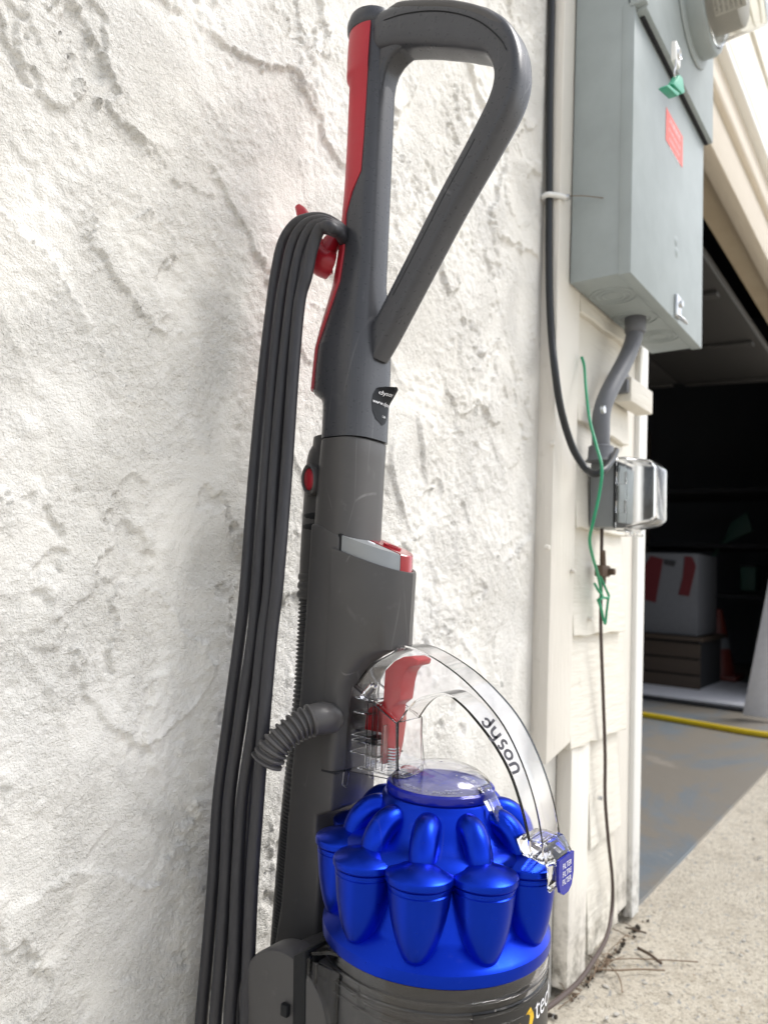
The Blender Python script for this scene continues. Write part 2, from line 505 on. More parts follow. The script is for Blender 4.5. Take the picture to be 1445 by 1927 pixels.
def stucco_height(x, z):
    """skip-trowelled plaster: flat overlapping coats with ragged raised edges, thin ridges, holes, grain"""
    h = 0.0007*fbm(x, z, 3, 1, 2)
    th = rad(52)                                   # the strokes run down to the right
    u = x*math.cos(th)-z*math.sin(th); w = x*math.sin(th)+z*math.cos(th)
    ju = 0.0050*fbm(x, z, 70, 27, 4, 0.66); jw = 0.0050*fbm(x, z, 70, 47, 4, 0.66)
    for k, (fq, an, t) in enumerate([(6.0, 0.55, 0.0030), (9.0, 0.5, 0.0026), (13.0, 0.6, 0.0020), (7.5, 0.8, 0.0024)]):
        f = vnoise(u*an+jw+0.4*k, w+ju, fq, 200+10*k) + 0.45*vnoise(u*an*1.3-jw, w-ju, fq*2.3, 203+10*k)
        g = 0.10+0.12*k % 0.3
        fade = sstep(-0.25, 0.35, vnoise(x, z, 6.0+k, 230+k))
        d = f-g
        coat = sstep(0.0, 0.034, d)
        h += t*fade*coat*(1.0-0.55*sstep(0.05, 0.55, d))
        h += 0.0017*fade*np.exp(-((d-0.03)/0.035)**2)*(0.35+0.65*sstep(-0.3, 0.5, vnoise(x, z, 55, 260+k)))
    # thin squeezed-out ridges
    for k in range(3):
        f = vnoise(u*0.5+jw*0.6, w+ju*0.6, 6.5+2*k, 300+k)
        m = sstep(0.15, 0.5, vnoise(x, z, 5.5, 310+k))
        h += 0.0023*m*np.exp(-(f/0.030)**2)*(0.5+0.5*vnoise(x, z, 120, 320+k))
    rough = sstep(-0.30, 0.30, fbm(x, z, 6, 90, 3))
    h += (0.00015+0.00060*rough)*fbm(x, z, 150, 100, 3, 0.65)
    # clustered drag holes where the trowel skipped
    cl = sstep(0.05, 0.45, vnoise(x, z, 8, 131)+0.35*sstep(0.55, 1.2, z))
    hole = sstep(0.38, 0.62, vnoise(u*0.75+jw, w+ju, 62, 132)+0.25*vnoise(x, z, 180, 133))
    h *= 1+0.30*sstep(0.50, 0.72, x)                # the coat is heavier towards the corner
    h -= 0.0028*cl*hole*sstep(0.0, 0.4, vnoise(x, z, 11, 134)+0.12*sstep(0.5, 0.7, x))
    drag = sstep(0.0, 0.4, fbm(x, z, 5, 140, 2))*(1-rough)
    h += 0.00030*drag*vnoise(x*0.10+0.03*z, z-0.06*x, 300, 150)
    return h
def stucco_wall():
    xs = np.concatenate([[-3, -1.5, -0.6, -0.2, 0.0, 0.08], np.arange(0.14, 0.62, 0.00165), np.arange(0.62, 1.03, 0.0026)])
    zs = np.concatenate([[-0.05, 0.0, 0.03], np.arange(0.06, 1.62, 0.0020), [1.7, 1.9, 2.3, 3.0]])
    x, z = np.meshgrid(xs, zs)
    h = stucco_height(x, z)
    edge = sstep(1.028, 1.0, x)
    y = -h*edge - 0.0015
    v = np.stack([x, y, z], -1).reshape(-1, 3)
    nx, nz = len(xs), len(zs)
    i = (np.arange(nz-1)[:, None]*nx + np.arange(nx-1)[None, :]).reshape(-1)
    f = np.stack([i, i+1, i+1+nx, i+nx], 1)
    me = bpy.data.meshes.new('stucco_wall')
    me.vertices.add(len(v)); me.vertices.foreach_set('co', v.astype(np.float32).ravel())
    me.loops.add(f.size); me.loops.foreach_set('vertex_index', f.astype(np.int32).ravel())
    me.polygons.add(len(f)); me.polygons.foreach_set('loop_start', (np.arange(len(f))*4).astype(np.int32))
    me.polygons.foreach_set('loop_total', np.full(len(f), 4, np.int32))
    me.update(); me.validate()
    me.polygons.foreach_set('use_smooth', [True]*len(me.polygons))
    me.materials.append(M_STUCCO)
    o = link('stucco_wall', me)
    tag(o, 'rough trowelled cream white stucco wall behind the vacuum', 'wall')
    # low return of stucco reaching the lower corner board, and the wall's body
    bm = bmesh.new(); bm_box(bm, (1.0272, 0.0005, -0.05), (1.131, 0.02, 0.43), 0.0)
    from_bm('wall_return', bm, M_STUCCO, o)
    bm = bmesh.new(); bm_box(bm, (-3, 0.012, -0.05), (1.0269, 0.2, 3.0), 0.0)
    from_bm('wall_core', bm, M_STUCCO, o)
    # two small rust specks of old fixings
    return o
stucco_wall()

# ------------------------------------------------------------------ garage front
G = empty('garage', (1.3, 0.1, 0), 'cream garage front with lap siding and open overhead door', 'garage')
def wobble_board(name, x0, x1, z0, z1, ybot, ytop, th, mat, parent, seed, droop=0.0, slope=0.0):
    """one lap board, bottom edge slightly uneven, leaning out at the bottom"""
    r = np.random.default_rng(seed); n = 9
    rings = []
    for i in range(n+1):
        x = x0 + (x1-x0)*i/n
        dz = r.normal(0, 0.0012) + slope*(i/n) - droop*math.sin(PI*i/n)
        dy = r.normal(0, 0.0010)
        e = 0.0
        rings.append([(x, ybot+dy-th, z0+dz+0.002), (x, ybot+dy-th+0.002, z0+dz), (x, ybot+dy, z0+dz),
                      (x, ytop, z1), (x, ytop-th, z1), (x, (ybot+ytop)/2-th-0.0005, (z0+z1)/2)])
    return loft(name, rings, mat, parent, sharp=30)
zb = [0.035, 0.200, 0.372, 0.545, 0.715, 0.888, 1.065, 1.240, 1.415, 1.590, 1.765, 1.94, 2.115]
ends = [1.345, 1.352, 1.372, 1.358, 1.372, 1.36, 1.366, 1.36, 1.36, 1.36, 1.36, 1.36, 1.36]
for i, z0 in enumerate(zb[:-1]):
    x0 = 1.2105 if i <= 1 else 1.118
    wobble_board('siding_board', x0, ends[i], z0, zb[i+1]+0.02, -0.016, -0.004, 0.013, M_SIDING, G, 30+i, 0.0, [0.006, 0.003, -0.002, 0.0, 0.002, -0.003][i % 6])
# wall sheathing behind the boards and casing
box('sheathing', (1.0275, 0.003, 0.02), (1.505, 0.14, 3.0), M_RAWWOOD, G, 0)
# corner boards
prism('corner_board', [(1.0285, 3.0), (1.0285, 0.366), (1.117, 0.385), (1.117, 3.0)], -0.028, 0.002, M_TRIM, G, 0.0015, axis='Y')
prism('lower_corner_board', [(1.133, 0.392), (1.1325, 0.012), (1.16, 0.004), (1.207, 0.010), (1.2095, 0.392)], -0.0245, 0.001, M_TRIM, G, 0.0015, axis='Y')
# casing next to the door opening and its bright stop strip
prism('door_casing', [(1.375, 3.0), (1.373, 0.05), (1.40, 0.028), (1.462, 0.030), (1.466, 3.0)], -0.0065, 0.0025, M_TRIM, G, 0.001, axis='Y')
prism('door_stop', [(1.4665, 2.16), (1.4625, 0.006), (1.503, 0.006), (1.527, 2.16)], -0.016, 0.002, M_WHITETRIM, G, 0.002, axis='Y')
# nails and screws in the boards
for px, py, yy in [(1041, 835, -0.0285), (1031, 1030, -0.0285), (1112, 1165, -0.032), (1080, 1075, -0.033), (1130, 1502, -0.036)]:
    p = AY(px, py, yy)
    lathe('screw_head', [(0.0005, p[1]-0.003), (0.0032, p[1]-0.0022), (0.0038, p[1]), (0.0038, p[1]+0.004)], M_STEEL if px == 1130 else M_TRIM, G, 12, cx=p[0], cz=p[2], axis='Y')
# header over the door opening, seen climbing to the upper right
HX0, HX1 = 1.505, 4.6
box('header_board', (HX0, 0.000, 1.86), (HX1, 0.05, 2.16), M_HEADER, G, 0.004)
prism('header_moulding', [(-0.0005, 2.00), (-0.016, 2.008), (-0.020, 2.018), (-0.016, 2.028), (-0.0005, 2.034)], HX0, HX1, M_HEADER, G, 0.002)
prism('drip_strip', [(0.02, 2.16), (-0.028, 2.16), (-0.030, 2.172), (-0.026, 2.195), (0.02, 2.20)], HX0-0.03, HX1, M_WHITETRIM, G, 0.002)
for i in range(3):
    z0 = 2.205+0.262*i
    wobble_board('upper_siding_board', 1.37, 4.9, z0, z0+0.277, -0.014, -0.003, 0.013, M_SIDING, G, 60+i)
box('upper_sheathing', (1.505, 0.003, 2.205), (4.9, 0.14, 3.0), M_RAWWOOD, G, 0)
box('header_beam', (1.505, 0.052, 1.90), (4.6, 0.14, 2.2), M_RAWWOOD, G, 0)
# right side of the opening, side wall and shell of the garage
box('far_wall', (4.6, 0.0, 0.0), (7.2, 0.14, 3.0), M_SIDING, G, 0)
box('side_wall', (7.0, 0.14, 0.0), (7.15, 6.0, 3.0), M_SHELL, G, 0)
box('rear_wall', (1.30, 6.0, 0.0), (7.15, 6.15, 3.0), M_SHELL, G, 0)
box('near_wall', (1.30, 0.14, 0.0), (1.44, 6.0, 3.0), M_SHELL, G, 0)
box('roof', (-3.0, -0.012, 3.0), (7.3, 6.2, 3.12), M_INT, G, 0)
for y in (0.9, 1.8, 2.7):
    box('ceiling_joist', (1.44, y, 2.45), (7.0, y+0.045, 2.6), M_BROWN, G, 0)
# overhead door slid up under the ceiling, in four panels
D = link('overhead_door', bpy.data.meshes.new('overhead_door'), G)
for k in range(4):
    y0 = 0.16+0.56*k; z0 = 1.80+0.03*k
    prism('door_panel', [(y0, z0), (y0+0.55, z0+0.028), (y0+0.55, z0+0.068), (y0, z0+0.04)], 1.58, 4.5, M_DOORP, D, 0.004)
    for s in range(5):
        xx = 1.62+0.71*s
        prism('door_stile', [(y0+0.03, z0-0.017), (y0+0.52, z0+0.008), (y0+0.52, z0+0.024), (y0+0.03, z0-0.001)], xx, xx+0.05, M_DOORP, D, 0.002)
tube('door_track', [(1.56, 0.16, 0.05), (1.56, 0.16, 1.5), (1.56, 0.30, 1.74), (1.56, 2.6, 1.84)], 0.012, M_RUST, G, 8)

# ------------------------------------------------------------------ upright vacuum
VX, VY = 0.48, -0.187           # symmetry plane and cyclone axis
V = empty('upright_vacuum', (VX, -0.15, 0), 'grey, red and blue upright vacuum cleaner standing against the stucco wall', 'vacuum cleaner')

def sec(z, cy, bx, ay_back, ay_front, e=2.4, n=40, dz=0.0, ef=None, cx=VX):
    """super-ellipse ring, its own back/front depth; dz tilts it towards the front"""
    out = []
    for q in np.linspace(0, 2*PI, n, endpoint=False):
        c, s = math.cos(q), math.sin(q)
        ee = e if (s > 0 or ef is None) else ef
        X = math.copysign(abs(c)**(2/ee), c)*bx
        Y = math.copysign(abs(s)**(2/ee), s)
        Y = Y*(ay_back if Y > 0 else ay_front)
        out.append((cx+X, cy+Y, z+dz*(-Y)))
    return out
# wand and the cup it widens into
loft('wand', [sec(z, cy, bx, ab, af, e, 56) for z, cy, bx, ab, af, e in [
    (1.112, -0.0925, 0.0155, 0.0155, 0.0160, 2.6), (1.106, -0.0925, 0.0180, 0.0178, 0.0182, 2.6), (1.00, -0.0925, 0.0180, 0.0180, 0.0184, 2.6), (0.90, -0.0925, 0.0184, 0.0187, 0.0184, 2.6),
    (0.874, -0.092, 0.0190, 0.0215, 0.0186, 2.6), (0.820, -0.0905, 0.0266, 0.0345, 0.0236, 3.0), (0.800, -0.0905, 0.0270, 0.0362, 0.0241, 3.0),
    (0.782, -0.0905, 0.027, 0.0368, 0.0242, 3.0), (0.7795, -0.0905, 0.027, 0.0352, 0.0242, 3.0), (0.7735, -0.0905, 0.027, 0.0255, 0.0241, 3.0), (0.770, -0.0905, 0.027, 0.0230, 0.0241, 3.0), (0.762, -0.0905, 0.027, 0.0222, 0.0239, 3.0), (0.7395, -0.0905, 0.027, 0.0222, 0.0239, 3.0)]], M_WAND, V, sharp=7)
# red release strip wrapped round the back of the wand
def arc_shell(name, rows, mat, parent, th=0.0022, n=18, sharp=50):
    """rows: z, cy, bx, ab, af, exponent, start and end angle (deg, measured from +X); a shell over the wand"""
    outer, inner = [], []
    for z, cy, bx, ab, af, e, a0, a1 in rows:
        ro, ri = [], []
        for q in np.linspace(rad(a0), rad(a1), n):
            c, s = math.cos(q), math.sin(q)
            X = math.copysign(abs(c)**(2/e), c); Y = math.copysign(abs(s)**(2/e), s)
            w = ab if Y > 0 else af
            ro.append((VX+X*(bx+th), cy+Y*(w+th), z)); ri.append((VX+X*(bx-0.001), cy+Y*(w-0.001), z))
        outer.append(ro); inner.append(ri)
    return loft(name, [o+i[::-1] for o, i in zip(outer, inner)], mat, parent, sharp=sharp)
strip = arc_shell('red_strip', [
    (1.098, -0.0925, 0.0195, 0.0210, 0.0180, 2.2, 15, 207), (1.088, -0.0925, 0.0200, 0.0215, 0.0180, 2.2, 15, 207),
    (1.062, -0.0925, 0.0200, 0.0215, 0.0180, 2.2, 15, 205), (1.057, -0.0925, 0.0198, 0.0210, 0.0180, 2.2, 15, 205),
    (1.054, -0.0925, 0.0178, 0.0182, 0.0176, 2.2, 15, 203), (1.00, -0.0925, 0.0177, 0.0178, 0.0174, 2.2, 17, 201), (0.966, -0.0925, 0.0178, 0.0180, 0.0174, 2.2, 20, 198),
    (0.950, -0.0925, 0.0179, 0.0184, 0.0174, 2.2, 25, 176), (0.932, -0.0925, 0.0181, 0.0192, 0.0174, 2.3, 28, 160),
    (0.90, -0.0925, 0.0184, 0.0215, 0.0174, 2.4, 24, 163), (0.873, -0.092, 0.0192, 0.0245, 0.018, 2.6, 24, 160), (0.855, -0.0915, 0.0218, 0.0285, 0.0195, 2.7, 28, 153),
    (0.835, -0.091, 0.0247, 0.0325, 0.0215, 2.9, 34, 146), (0.818, -0.0905, 0.0267, 0.0352, 0.023, 3.0, 40, 139), (0.783, -0.0905, 0.0272, 0.0374, 0.024, 3.0, 44, 136)], M_RED, V, 0.0016)
# cord hook: base on the strip, saddle and up-turned tip
hook = tube('cord_hook', [AX(622, 500, 0.470), AX(606, 492, 0.463), AX(595, 475, 0.459), AX(586, 448, 0.457), AX(577, 420, 0.457), AX(568, 400, 0.456), AX(561, 389, 0.455)],
            [0.0125, 0.0125, 0.010, 0.0085, 0.0065, 0.0052, 0.0030], M_RED, V, 14)
tube('hook_web', [AX(634, 440, 0.470), AX(622, 460, 0.468), AX(608, 490, 0.464), AX(614, 518, 0.468)], [0.006, 0.008, 0.010, 0.006], M_RED, hook, 12)
# D-shaped handle: swept closed bar
def bar(name, ctr, wid, thick, mat, parent, e=2.7, n=6, seg=26):
    P = smooth_path([(0, a, b) for a, b in ctr], n)
    W_ = interp(wid, n); T_ = interp(thick, n)
    rings = []
    for i, p in enumerate(P):
        t = P[min(i+1, len(P)-1)]-P[max(i-1, 0)]; t /= np.linalg.norm(t)
        nn = np.array([0, -t[2], t[1]])
        r = []
        for q in np.linspace(0, 2*PI, seg, endpoint=False):
            c, s = math.cos(q), math.sin(q)
            a = math.copysign(abs(c)**(2/e), c)*W_[i]; b = math.copysign(abs(s)**(2/e), s)*T_[i]
            r.append((VX+b, p[1]+nn[1]*a, p[2]+nn[2]*a))
        rings.append(r)
    return loft(name, rings, mat, parent, sharp=45)
hctr = [(-0.084, 1.094), (-0.103, 1.0915), (-0.124, 1.089), (-0.150, 1.080), (-0.176, 1.068), (-0.2015, 1.0535), (-0.2205, 1.0365), (-0.2285, 1.0125), (-0.2245, 0.990), (-0.2065, 0.961), (-0.180, 0.923), (-0.150, 0.876), (-0.120, 0.829), (-0.108, 0.810)]
hwid = [0.014, 0.0180, 0.0183, 0.0183, 0.0180, 0.0168, 0.0132, 0.0112, 0.0116, 0.0116, 0.0112, 0.0110, 0.0110, 0.0105]
hthk = [0.0160, 0.0160, 0.0158, 0.0156, 0.0156, 0.0156, 0.0152, 0.0146, 0.0136, 0.0125, 0.0120, 0.0116, 0.0114, 0.010]
handle = bar('handle', hctr, hwid, hthk, M_WAND, V, e=4.2, seg=40)
# raised outer grip, seam and top button
gctr = [(-0.104, 1.1068), (-0.126, 1.1040), (-0.150, 1.0945), (-0.178, 1.0815), (-0.204, 1.0645), (-0.223, 1.0455), (-0.2315, 1.0280)]
bar('grip_pad', gctr, [0.003, 0.0055, 0.0060, 0.0060, 0.0060, 0.0058, 0.003], [0.010, 0.0152, 0.0158, 0.0158, 0.0158, 0.0150, 0.010], M_GREY, handle)
tube('grip_seam', [AX(x, y, VX-0.0159) for x, y in [(722, 38), (760, 26), (810, 20), (860, 25), (905, 42), (940, 72), (952, 92)]], 0.00045, M_DARK, handle, 6)
tube('strut_seam', [(VX-t_+0.00005, y+0.0022, z+0.0014) for y, z, t_ in [(-0.2065, 0.961, 0.0125), (-0.1935, 0.942, 0.0122), (-0.180, 0.923, 0.0120), (-0.165, 0.8995, 0.0118), (-0.150, 0.876, 0.0116), (-0.135, 0.8525, 0.0115)]], 0.00035, M_DARK, handle, 6)
# oval cap at the wand's top
lathe('wand_cap', [(0.0205, 1.099), (0.0222, 1.1015), (0.0225, 1.107), (0.0205, 1.1135), (0.015, 1.1178), (0.007, 1.1195), (0.0008, 1.120)], M_WAND, V, 40, VX, -0.0895)
lathe('wand_neck', [(0.0185, 1.090), (0.0185, 1.1005)], M_DARK, V, 32, VX, -0.0905)
# fillet where the wand meets the handle bar
prism('handle_fillet', [(-0.1000, 1.030), (-0.1095, 1.030), (-0.1105, 1.0430), (-0.1118, 1.0520), (-0.1145, 1.0590), (-0.1195, 1.0645), (-0.1255, 1.0678), (-0.1330, 1.0685), (-0.1400, 1.0650), (-0.1420, 1.075), (-0.125, 1.088), (-0.1000, 1.088)], VX-0.0118, VX+0.0118, M_WAND, handle, 0.0045, 4, sharp=60)
# body: neck under the cup, then spine
loft('neck', [sec(z, -0.0895, 0.0268, ab, af, 3.0) for z, ab, af in [(0.7385, 0.0200, 0.0228), (0.7375, 0.0206, 0.0236), (0.7370, 0.0210, 0.0238), (0.725, 0.0222, 0.0234), (0.700, 0.0238, 0.0230), (0.6665, 0.0250, 0.0225), (0.640, 0.0255, 0.0225)]], M_GREY, V, sharp=42)
spine_poly = [(-0.0705, 0.669), (-0.0705, 0.662), (-0.0700, 0.6186), (-0.0682, 0.533), (-0.0632, 0.470), (-0.0595, 0.366), (-0.0540, 0.325), (-0.0540, 0.27),
              (-0.098, 0.27), (-0.0985, 0.418), (-0.0925, 0.428), (-0.0925, 0.441), (-0.1075, 0.447), (-0.1085, 0.4775), (-0.1095, 0.50), (-0.1025, 0.62), (-0.1025, 0.6585), (-0.083, 0.6675)]
prism('spine', spine_poly, VX-0.0272, VX+0.0272, M_GREY, V, 0.003, 3)
# front housing: a prow that is cut back lower down to clear the bin handle
def prow(z, yb, yf, bx, nose, n=15, dz=0.0, yref=-0.10):
    pts = []
    L = yb-yf
    for side in (1, -1):
        seq = []
        for k in range(n):
            u = k/(n-1)
            y = yb - L*u
            w = bx*(1-(max(0, (u-0.05)/0.95))**nose)**(1/1.75)
            seq.append((side*w, y))
        pts += seq if side == 1 else seq[::-1][1:]
    return [(VX+x, y, z+dz*(yref-y)) for x, y in pts]
TS = -0.30      # the sleeve's rim slopes down to the front
hz = [(0.4775, -0.0985, -0.1115, 0.0285, 6), (0.4765+0.004, -0.0965, -0.1125, 0.0290, 6), (0.530, -0.0965, -0.1135, 0.0290, 6), (0.543, -0.0965, -0.1160, 0.0290, 5.5), (0.553, -0.0965, -0.1235, 0.0290, 5),
      (0.5625, -0.0965, -0.1340, 0.0290, 4.2), (0.5690, -0.0965, -0.1450, 0.0290, 3.2), (0.5725, -0.0965, -0.1540, 0.0290, 2.6), (0.600, -0.0965, -0.1545, 0.0290, 2.5)]
rings = [prow(*q) for q in hz] + [prow(0.6460, -0.0965, -0.1555, 0.0292, 2.4, dz=TS), prow(0.6478, -0.0965, -0.1553, 0.0286, 2.4, dz=TS), prow(0.6478, -0.0985, -0.1530, 0.0262, 2.4, dz=TS), prow(0.640, -0.0985, -0.1525, 0.0255, 2.4, dz=TS)]
house = loft('bin_housing', rings, M_GREY, V, sharp=40)
# rim of the sleeve behind the silver collar
box('collar_gap', (VX-0.0262, -0.1036, 0.632), (VX+0.0262, -0.1000, 0.6605), M_DARK, V, 0.0004)
box('housing_seam', (VX-0.0276, -0.0972, 0.480), (VX+0.0276, -0.0957, 0.645), M_INT, V, 0.0)
box('housing_seam', (VX-0.0276, -0.1100, 0.4755), (VX+0.0276, -0.0957, 0.4772), M_INT, V, 0.0)
# silver collar on the near flank and the clear red latch that fills nose and far flank
def half_prow(side, y0, y1, yb=-0.0985, yf=-0.1525, bx=0.0258, nose=2.4, n=12):
    out = []
    for k in range(n):
        y = y0+(y1-y0)*k/(n-1); u = (yb-y)/(yb-yf)
        out.append((side*bx*(1-(max(0, (u-0.05)/0.95))**nose)**(1/1.75), y))
    return out
def slab(name, poly, z0, z1, mat, parent, top=0.0):
    cxm = sum(p[0] for p in poly)/len(poly); cym = sum(p[1] for p in poly)/len(poly)
    R1 = [(VX+x, y, z0+TS*(-0.10-y)) for x, y in poly]; R2 = [(VX+x, y, z1-0.0008+TS*(-0.10-y)) for x, y in poly]
    R3 = [(VX+cxm+(x-cxm)*0.965, cym+(y-cym)*0.965, z1+TS*(-0.10-(cym+(y-cym)*0.965))) for x, y in poly]
    return loft(name, [R1, R2, R3], mat, parent, sharp=30)
near = half_prow(-1, -0.1030, -0.1490)
collar = slab('silver_collar', near+[(near[-1][0]+0.0012, -0.1480), (-0.0010, -0.1130), (-0.0010, -0.1030)], 0.632, 0.6600, M_SILVER, V)
far = half_prow(1, -0.1524, -0.1030)
tip = half_prow(-1, -0.1492, -0.1522, n=5)
latch = slab('red_release_latch', tip+far+[(0.0000, -0.1030), (0.0000, -0.1132), (tip[0][0]+0.0012, -0.1484)], 0.632, 0.6604, M_REDT, V)
loft('latch_slot', [[(VX+0.0075+0.0042*math.cos(q)*k, -0.1290+0.0085*math.sin(q)*k, 0.6606+TS*(0.0290-0.0085*math.sin(q)*k)+h) for q in np.linspace(0, 2*PI, 20, endpoint=False)] for h, k in ((-0.001, 1.0), (0.0012, 1.0), (0.0012, 0.7), (-0.0006, 0.6))], M_RED, latch, sharp=30)
for k in range(4):
    y = -0.1500-0.0006*k
collar_icon = loft('collar_icon', [[(VX-0.0085+0.0020*math.cos(q), -0.1200+0.0034*math.sin(q), 0.6602+TS*(0.0200-0.0034*math.sin(q))+h) for q in np.linspace(0, 2*PI, 16, endpoint=False)] for h in (-0.0004, 0.0006)], M_WHITEINK, collar)
# hose and its cuff behind the spine
def hose_c(px, py, r):
    p = AX(px, py, 0.480-0.64*r); return np.array([0.480, p[1]-0.77*r, p[2]])
HR = 0.0165
hp = [hose_c(562, 1125, HR), hose_c(552, 1300, HR), hose_c(531, 1500, HR), hose_c(519, 1640, HR), hose_c(508, 1780, HR), hose_c(500, 1900, HR)]
hpath = smooth_path(hp, 90)
hr = [HR*(1.0 if (i//2) % 2 else 0.90) for i in range(len(hpath))]
hose = loft('ribbed_hose', tube_rings(hpath, hr, 20), M_HOSE, V, sharp=30)
cuff_pts = [hose_c(590, 822, 0.013), hose_c(586, 850, 0.0150), hose_c(577, 870, 0.0165), hose_c(570, 960, 0.0172), hose_c(565, 1040, 0.0172), hose_c(562, 1127, 0.0172)]
cuff = tube('hose_cuff', cuff_pts, [0.013, 0.015, 0.0165, 0.0172, 0.0172, 0.0172], M_GREY, V, 22, 6)
for py, r in [(972, 0.0178), (992, 0.0178), (1085, 0.0182), (1101, 0.0182), (1118, 0.0182)]:
    c = hose_c(572-0.075*(py-960), py, 0.0174)
    tube('cuff_ring', [c+np.array([0, 0, 0.003]), c+np.array([0, 0, 0.0015]), c-np.array([0, 0, 0.0015]), c-np.array([0, 0, 0.003])], [r-0.001, r, r, r-0.001], M_DARK if py < 1000 else M_GREY, cuff, 22, 1)
# red button in an oval dark bezel on the cuff
bz = [AX(581+15*math.cos(q)*0.88, 902+30*math.sin(q), 0.4560) for q in np.linspace(0, 2*PI, 24, endpoint=False)]
bc = sum(bz)/24
bezel = loft('button_bezel', [[p+np.array([0.012, 0, 0]) for p in bz], [p for p in bz], [bc+(p-bc)*0.86+np.array([-0.0016, 0, 0]) for p in bz], [bc+(p-bc)*0.72 for p in bz], [bc+(p-bc)*0.70+np.array([0.003, 0, 0]) for p in bz]], M_GREY, V, sharp=40)
loft('red_button', [[bc+(p-bc)*0.70+np.array([0.004, 0, 0]) for p in bz], [bc+(p-bc)*0.68+np.array([0.0002, 0, 0]) for p in bz], [bc+(p-bc)*0.45+np.array([-0.0012, 0, 0]) for p in bz]], M_RED, bezel)
# bent corrugated elbow plugged into the side
ep = smooth_path([AX(622, 1352, 0.462), AX(617, 1352, 0.447), AX(600, 1352, 0.4355), AX(570, 1362, 0.424), AX(543, 1380, 0.414), AX(518, 1405, 0.406), AX(500, 1436, 0.402)], 12)
er = interp([0.0112, 0.0118, 0.0120, 0.0108, 0.0102, 0.0106, 0.0116], 12)
er = [r*(1.0 if i < 30 else (1.10 if (i//2) % 2 else 0.88)) for i, r in enumerate(er)]
elbow = loft('corrugated_elbow', tube_rings(ep, er, 22), M_GREY, V, sharp=25)
# round motor cover, dark gasket
XM = 0.4020
_l, _t = AX(446, 1872, XM), AX(524, 1789, XM)
MR = _t[2]-_l[2]; MY = _l[1]-MR; MZc = _l[2]
lathe('motor_cover', [(0.002, XM), (MR-0.0035, XM), (MR-0.0010, XM+0.0012), (MR, XM+0.004), (MR, XM+0.022), (MR-0.006, XM+0.024), (MR-0.008, 0.50)], M_GREY, V, 72, cy=MY, cz=MZc, axis='X')
g_ = [AX(x, y, XM) for x, y in ((553, 1797), (577, 1788), (575, 2000), (551, 2000))]
prism('gasket', [(q[1], q[2]) for q in g_], XM-0.0015, 0.52, M_DARK, V, 0.002)
p = AX(541, 1898, XM); box('gasket_catch', (XM-0.004, p[1]-0.003, p[2]-0.004), (XM, p[1]+0.003, p[2]+0.004), M_DARK, V, 0.0008)

# ---- cyclones, all round the axis
def ring_obj(name, prof, mat, parent=V, seg=72, caps=False):
    return lathe(name, prof, mat, parent, seg, VX, VY, caps=caps)
flange = ring_obj('cyclone_flange', [(0.0615, 0.432), (0.0668, 0.3985), (0.0690, 0.3948), (0.0795, 0.3870), (0.0812, 0.3850), (0.0815, 0.3820), (0.0812, 0.3775), (0.0775, 0.3768)], M_BLUE)
dome = ring_obj('cyclone_crown', [(0.030, 0.470), (0.0375, 0.4735), (0.0408, 0.4730), (0.0422, 0.4712), (0.0432, 0.4680), (0.0454, 0.4610), (0.0485, 0.4550), (0.0530, 0.4505), (0.0590, 0.4475), (0.068, 0.4435), (0.0705, 0.4400), (0.064, 0.425)], M_BLUE)
ring_obj('filter_rim', [(0.0330, 0.4755), (0.0350, 0.4798), (0.0378, 0.4802), (0.0394, 0.4788), (0.0396, 0.4750), (0.0390, 0.4735)], M_BLUEC, dome)
cap = ring_obj('filter_cap', [(0.0005, 0.4778), (0.018, 0.4782), (0.0285, 0.4790), (0.0345, 0.4796)], M_BLUEC, dome)
lens = ring_obj('filter_lens', [(0.0368, 0.4802), (0.0360, 0.4824), (0.0330, 0.4858), (0.027, 0.4896), (0.019, 0.4926), (0.010, 0.4942), (0.0006, 0.4946), (0.0006, 0.4934), (0.010, 0.4930), (0.0185, 0.4914), (0.026, 0.4886), (0.0318, 0.4850), (0.0346, 0.4822), (0.0352, 0.4800)], M_CLEAR, dome)
def cap_text(s, mid, rr):
    w, f = text_tris(s, 0.0062)
    w[:, 0] -= w[:, 0].max()/2
    def fm(a, b):
        ang = rad(mid)+a/rr
        R_ = rr - b
        return (VX+R_*math.cos(ang), VY+R_*math.sin(ang), 0.4794+0.06*(R_-0.028))
    mesh('filter_lettering', [fm(a, b) for a, b in w], f, M_WHITEINK, cap, fix=False)
cap_text('FILTER  \u2022  FILTRE  \u2022', 196, 0.0290)
cap_text('FILTER  \u2022  FILTRE  \u2022', 316, 0.0290)
cap_text('dyson', 240, 0.021)
NC, A0, RC = 10, 130, 0.0665
def _shared(v, f, mat, sharp=40):
    me = bpy.data.meshes.new('cyclone')
    me.from_pydata([tuple(map(float, q)) for q in v], [], f)
    bm = bmesh.new(); bm.from_mesh(me); bmesh.ops.recalc_face_normals(bm, faces=bm.faces); bm.to_mesh(me); bm.free()
    finish(me, mat, sharp); return me
def lean_cone(prof, seg=36):
    v, f = [], []
    for r, z, dr in prof:
        for q in np.linspace(0, 2*PI, seg, endpoint=False):
            v.append((RC+dr+r*math.cos(q), r*math.sin(q), z))
    for i in range(len(prof)-1):
        for j in range(seg):
            k = (j+1) % seg; f.append((i*seg+j, i*seg+k, (i+1)*seg+k, (i+1)*seg+j))
    f.append(tuple((len(prof)-1)*seg+j for j in range(seg)))
    return v, f
